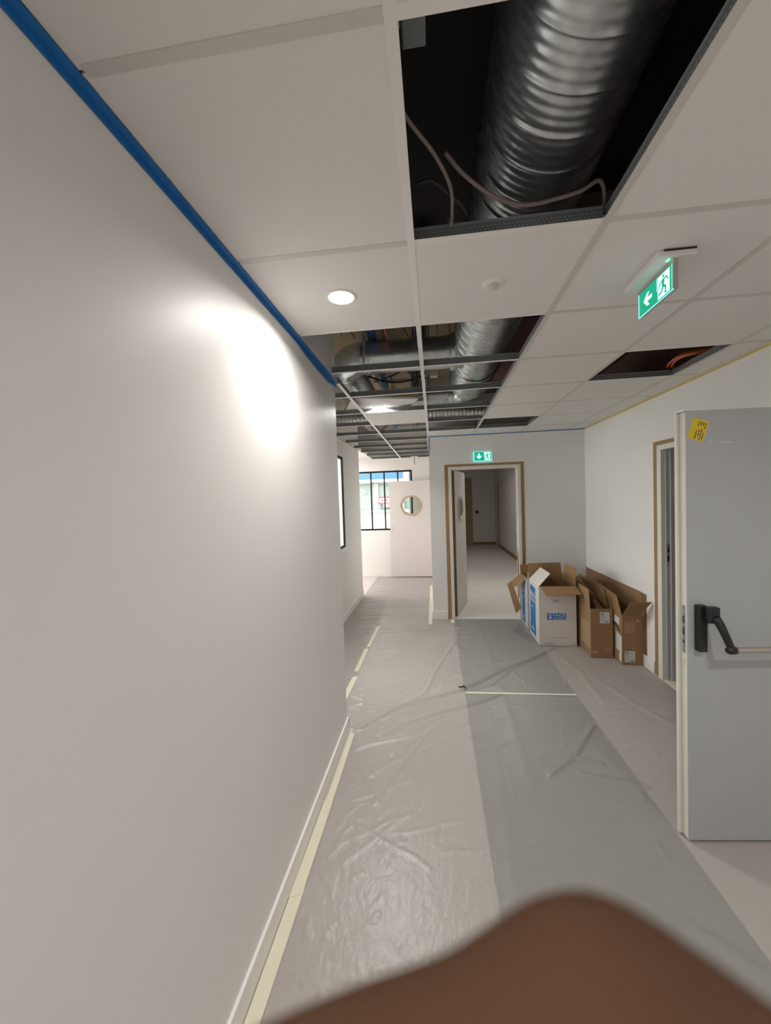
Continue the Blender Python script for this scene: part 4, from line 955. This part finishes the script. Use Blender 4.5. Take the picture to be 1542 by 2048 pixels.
flat(mb, [(-.04, .385), (.09, .37), (.09, .44), (-.04, .45)], (1.752, 4.05, 0), (0, -1, 0), (0, 0, 1), .0006); mb.build('white_sticker', 'paper', P4[2])
mb = MB(); flat(mb, [(-.05, .345), (.02, .345), (.10, .30), (.115, .315), (.08, .345), (.0, .372), (-.05, .372)], (1.752, 4.05, 0), (0, -1, 0), (0, 0, 1), .0008); mb.build('hand_hole', 'inkdark', P4[2])
cs = thing('flattened_carton', 'long flattened brown cardboard standing against the right wall behind the boxes', 'cardboard', (1.935, 4.6, .0068))
MB().sheet([(1.938, 5.275, .112), (1.938, 3.885, .112), (1.938, 3.885, .60), (1.938, 3.93, .698), (1.938, 5.28, .70)], .005).build('sheet', 'card2', cs)
MB().sheet([(1.946, 5.275, .112), (1.946, 3.865, .112), (1.946, 3.865, .69), (1.946, 5.28, .68)], .006).build('sheet', 'card2', cs)
tagc = thing('cardboard_sheet', 'folded cardboard sheet standing inside the labelled brown box', 'cardboard', (1.6, 4.5, .02))
MB().sheet([(1.60, 4.95, .02), (1.60, 4.10, .02), (1.60, 4.12, .55), (1.60, 4.93, .60)], .004).build('sheet', 'card2', tagc)
MB().sheet([(1.645, 4.95, .02), (1.645, 4.10, .02), (1.645, 4.30, .60), (1.645, 4.93, .655)], .004).build('sheet', 'card', tagc)

# ------------------------------------------------------------------ the photographer's hand, close to the lens
def C2W(x, y, z): return EYE + RIGHT * x + UP * y + FWD * z
def px(u, v, z): return C2W((u - 771) / FPX * z, -(v - 1024) / FPX * z, z)
def hand():
    V = []; E = []; Rd = []
    def chain(start, pts):
        prev = start
        for p, r in pts:
            V.append(p); Rd.append(r); i = len(V) - 1
            if prev is not None: E.append((prev, i))
            prev = i
        return prev
    wrist = C2W(.150, -.175, .010)
    V.append(wrist); Rd.append(.024)
    palm = chain(0, [(C2W(.135, -.140, .024), .022), (C2W(.118, -.112, .036), .020)])
    # index finger: base knuckle, bent middle joint (the bump in the picture), finger tip pointing left
    chain(palm, [(px(2150, 2670, .043), .0105), (px(1900, 2495, .040), .0095), (px(1580, 2245, .0385), .0084), (px(1340, 2068, .0378), .0083), (px(1200, 1975, .037), .0085), (px(1090, 2020, .037), .0077), (px(960, 2098, .037), .0068), (px(780, 2160, .0372), .0072), (px(560, 2240, .0376), .0069), (px(380, 2322, .038), .0066), (px(240, 2390, .0384), .0056), (px(180, 2425, .0386), .0040)])
    for k, (dy, dx, sc) in enumerate(((-.018, .004, 1.05), (-.036, .012, .98), (-.053, .024, .82))):
        base = C2W(.104 + dx * .3, -.105 + dy, .040 - .004 * k)
        chain(palm, [(base, .0105 * sc), (C2W(.070 + dx, -.082 + dy, .0415), .0090 * sc), (C2W(.036 + dx, -.060 + dy, .042), .0086 * sc), (C2W(.014 + dx, -.068 + dy, .0405), .0078 * sc), (C2W(-.006 + dx, -.080 + dy, .040), .0070 * sc), (C2W(-.020 + dx, -.090 + dy, .040), .0050 * sc)])
    chain(palm - 1, [(C2W(.120, -.138, -.004), .0135), (C2W(.092, -.118, -.022), .0115), (C2W(.066, -.098, -.028), .0098), (C2W(.046, -.084, -.029), .0085), (C2W(.034, -.077, -.029), .0060)])
    chain(0, [(C2W(.168, -.215, -.010), .025), (C2W(.190, -.285, -.045), .031), (C2W(.215, -.380, -.095), .038), (C2W(.235, -.450, -.13), .040)])
    c = V[0]
    me = bpy.data.meshes.new('person'); me.from_pydata([tuple(v - c) for v in V], E, [])
    o = bpy.data.objects.new('person', me); COL.objects.link(o); o.location = c
    me.materials.append(M['skin'])
    sk = o.modifiers.new('skin', 'SKIN'); sk.use_smooth_shade = True
    for i, r in enumerate(Rd):
        me.skin_vertices[0].data[i].radius = (r, r); me.skin_vertices[0].data[i].use_root = (i == 0)
    ss = o.modifiers.new('sub', 'SUBSURF'); ss.levels = 2; ss.render_levels = 2
    tag(o, 'blurred bare brown finger and hand of the person holding the camera', 'person'); ORG[o] = c
    # sleeve cuff on the forearm
    MB().tube([C2W(.198, -.315, -.060), C2W(.215, -.380, -.095), C2W(.245, -.50, -.155)], [.041, .047, .052], 24).build('sleeve', 'sleeve', o, smooth=True)
hand()
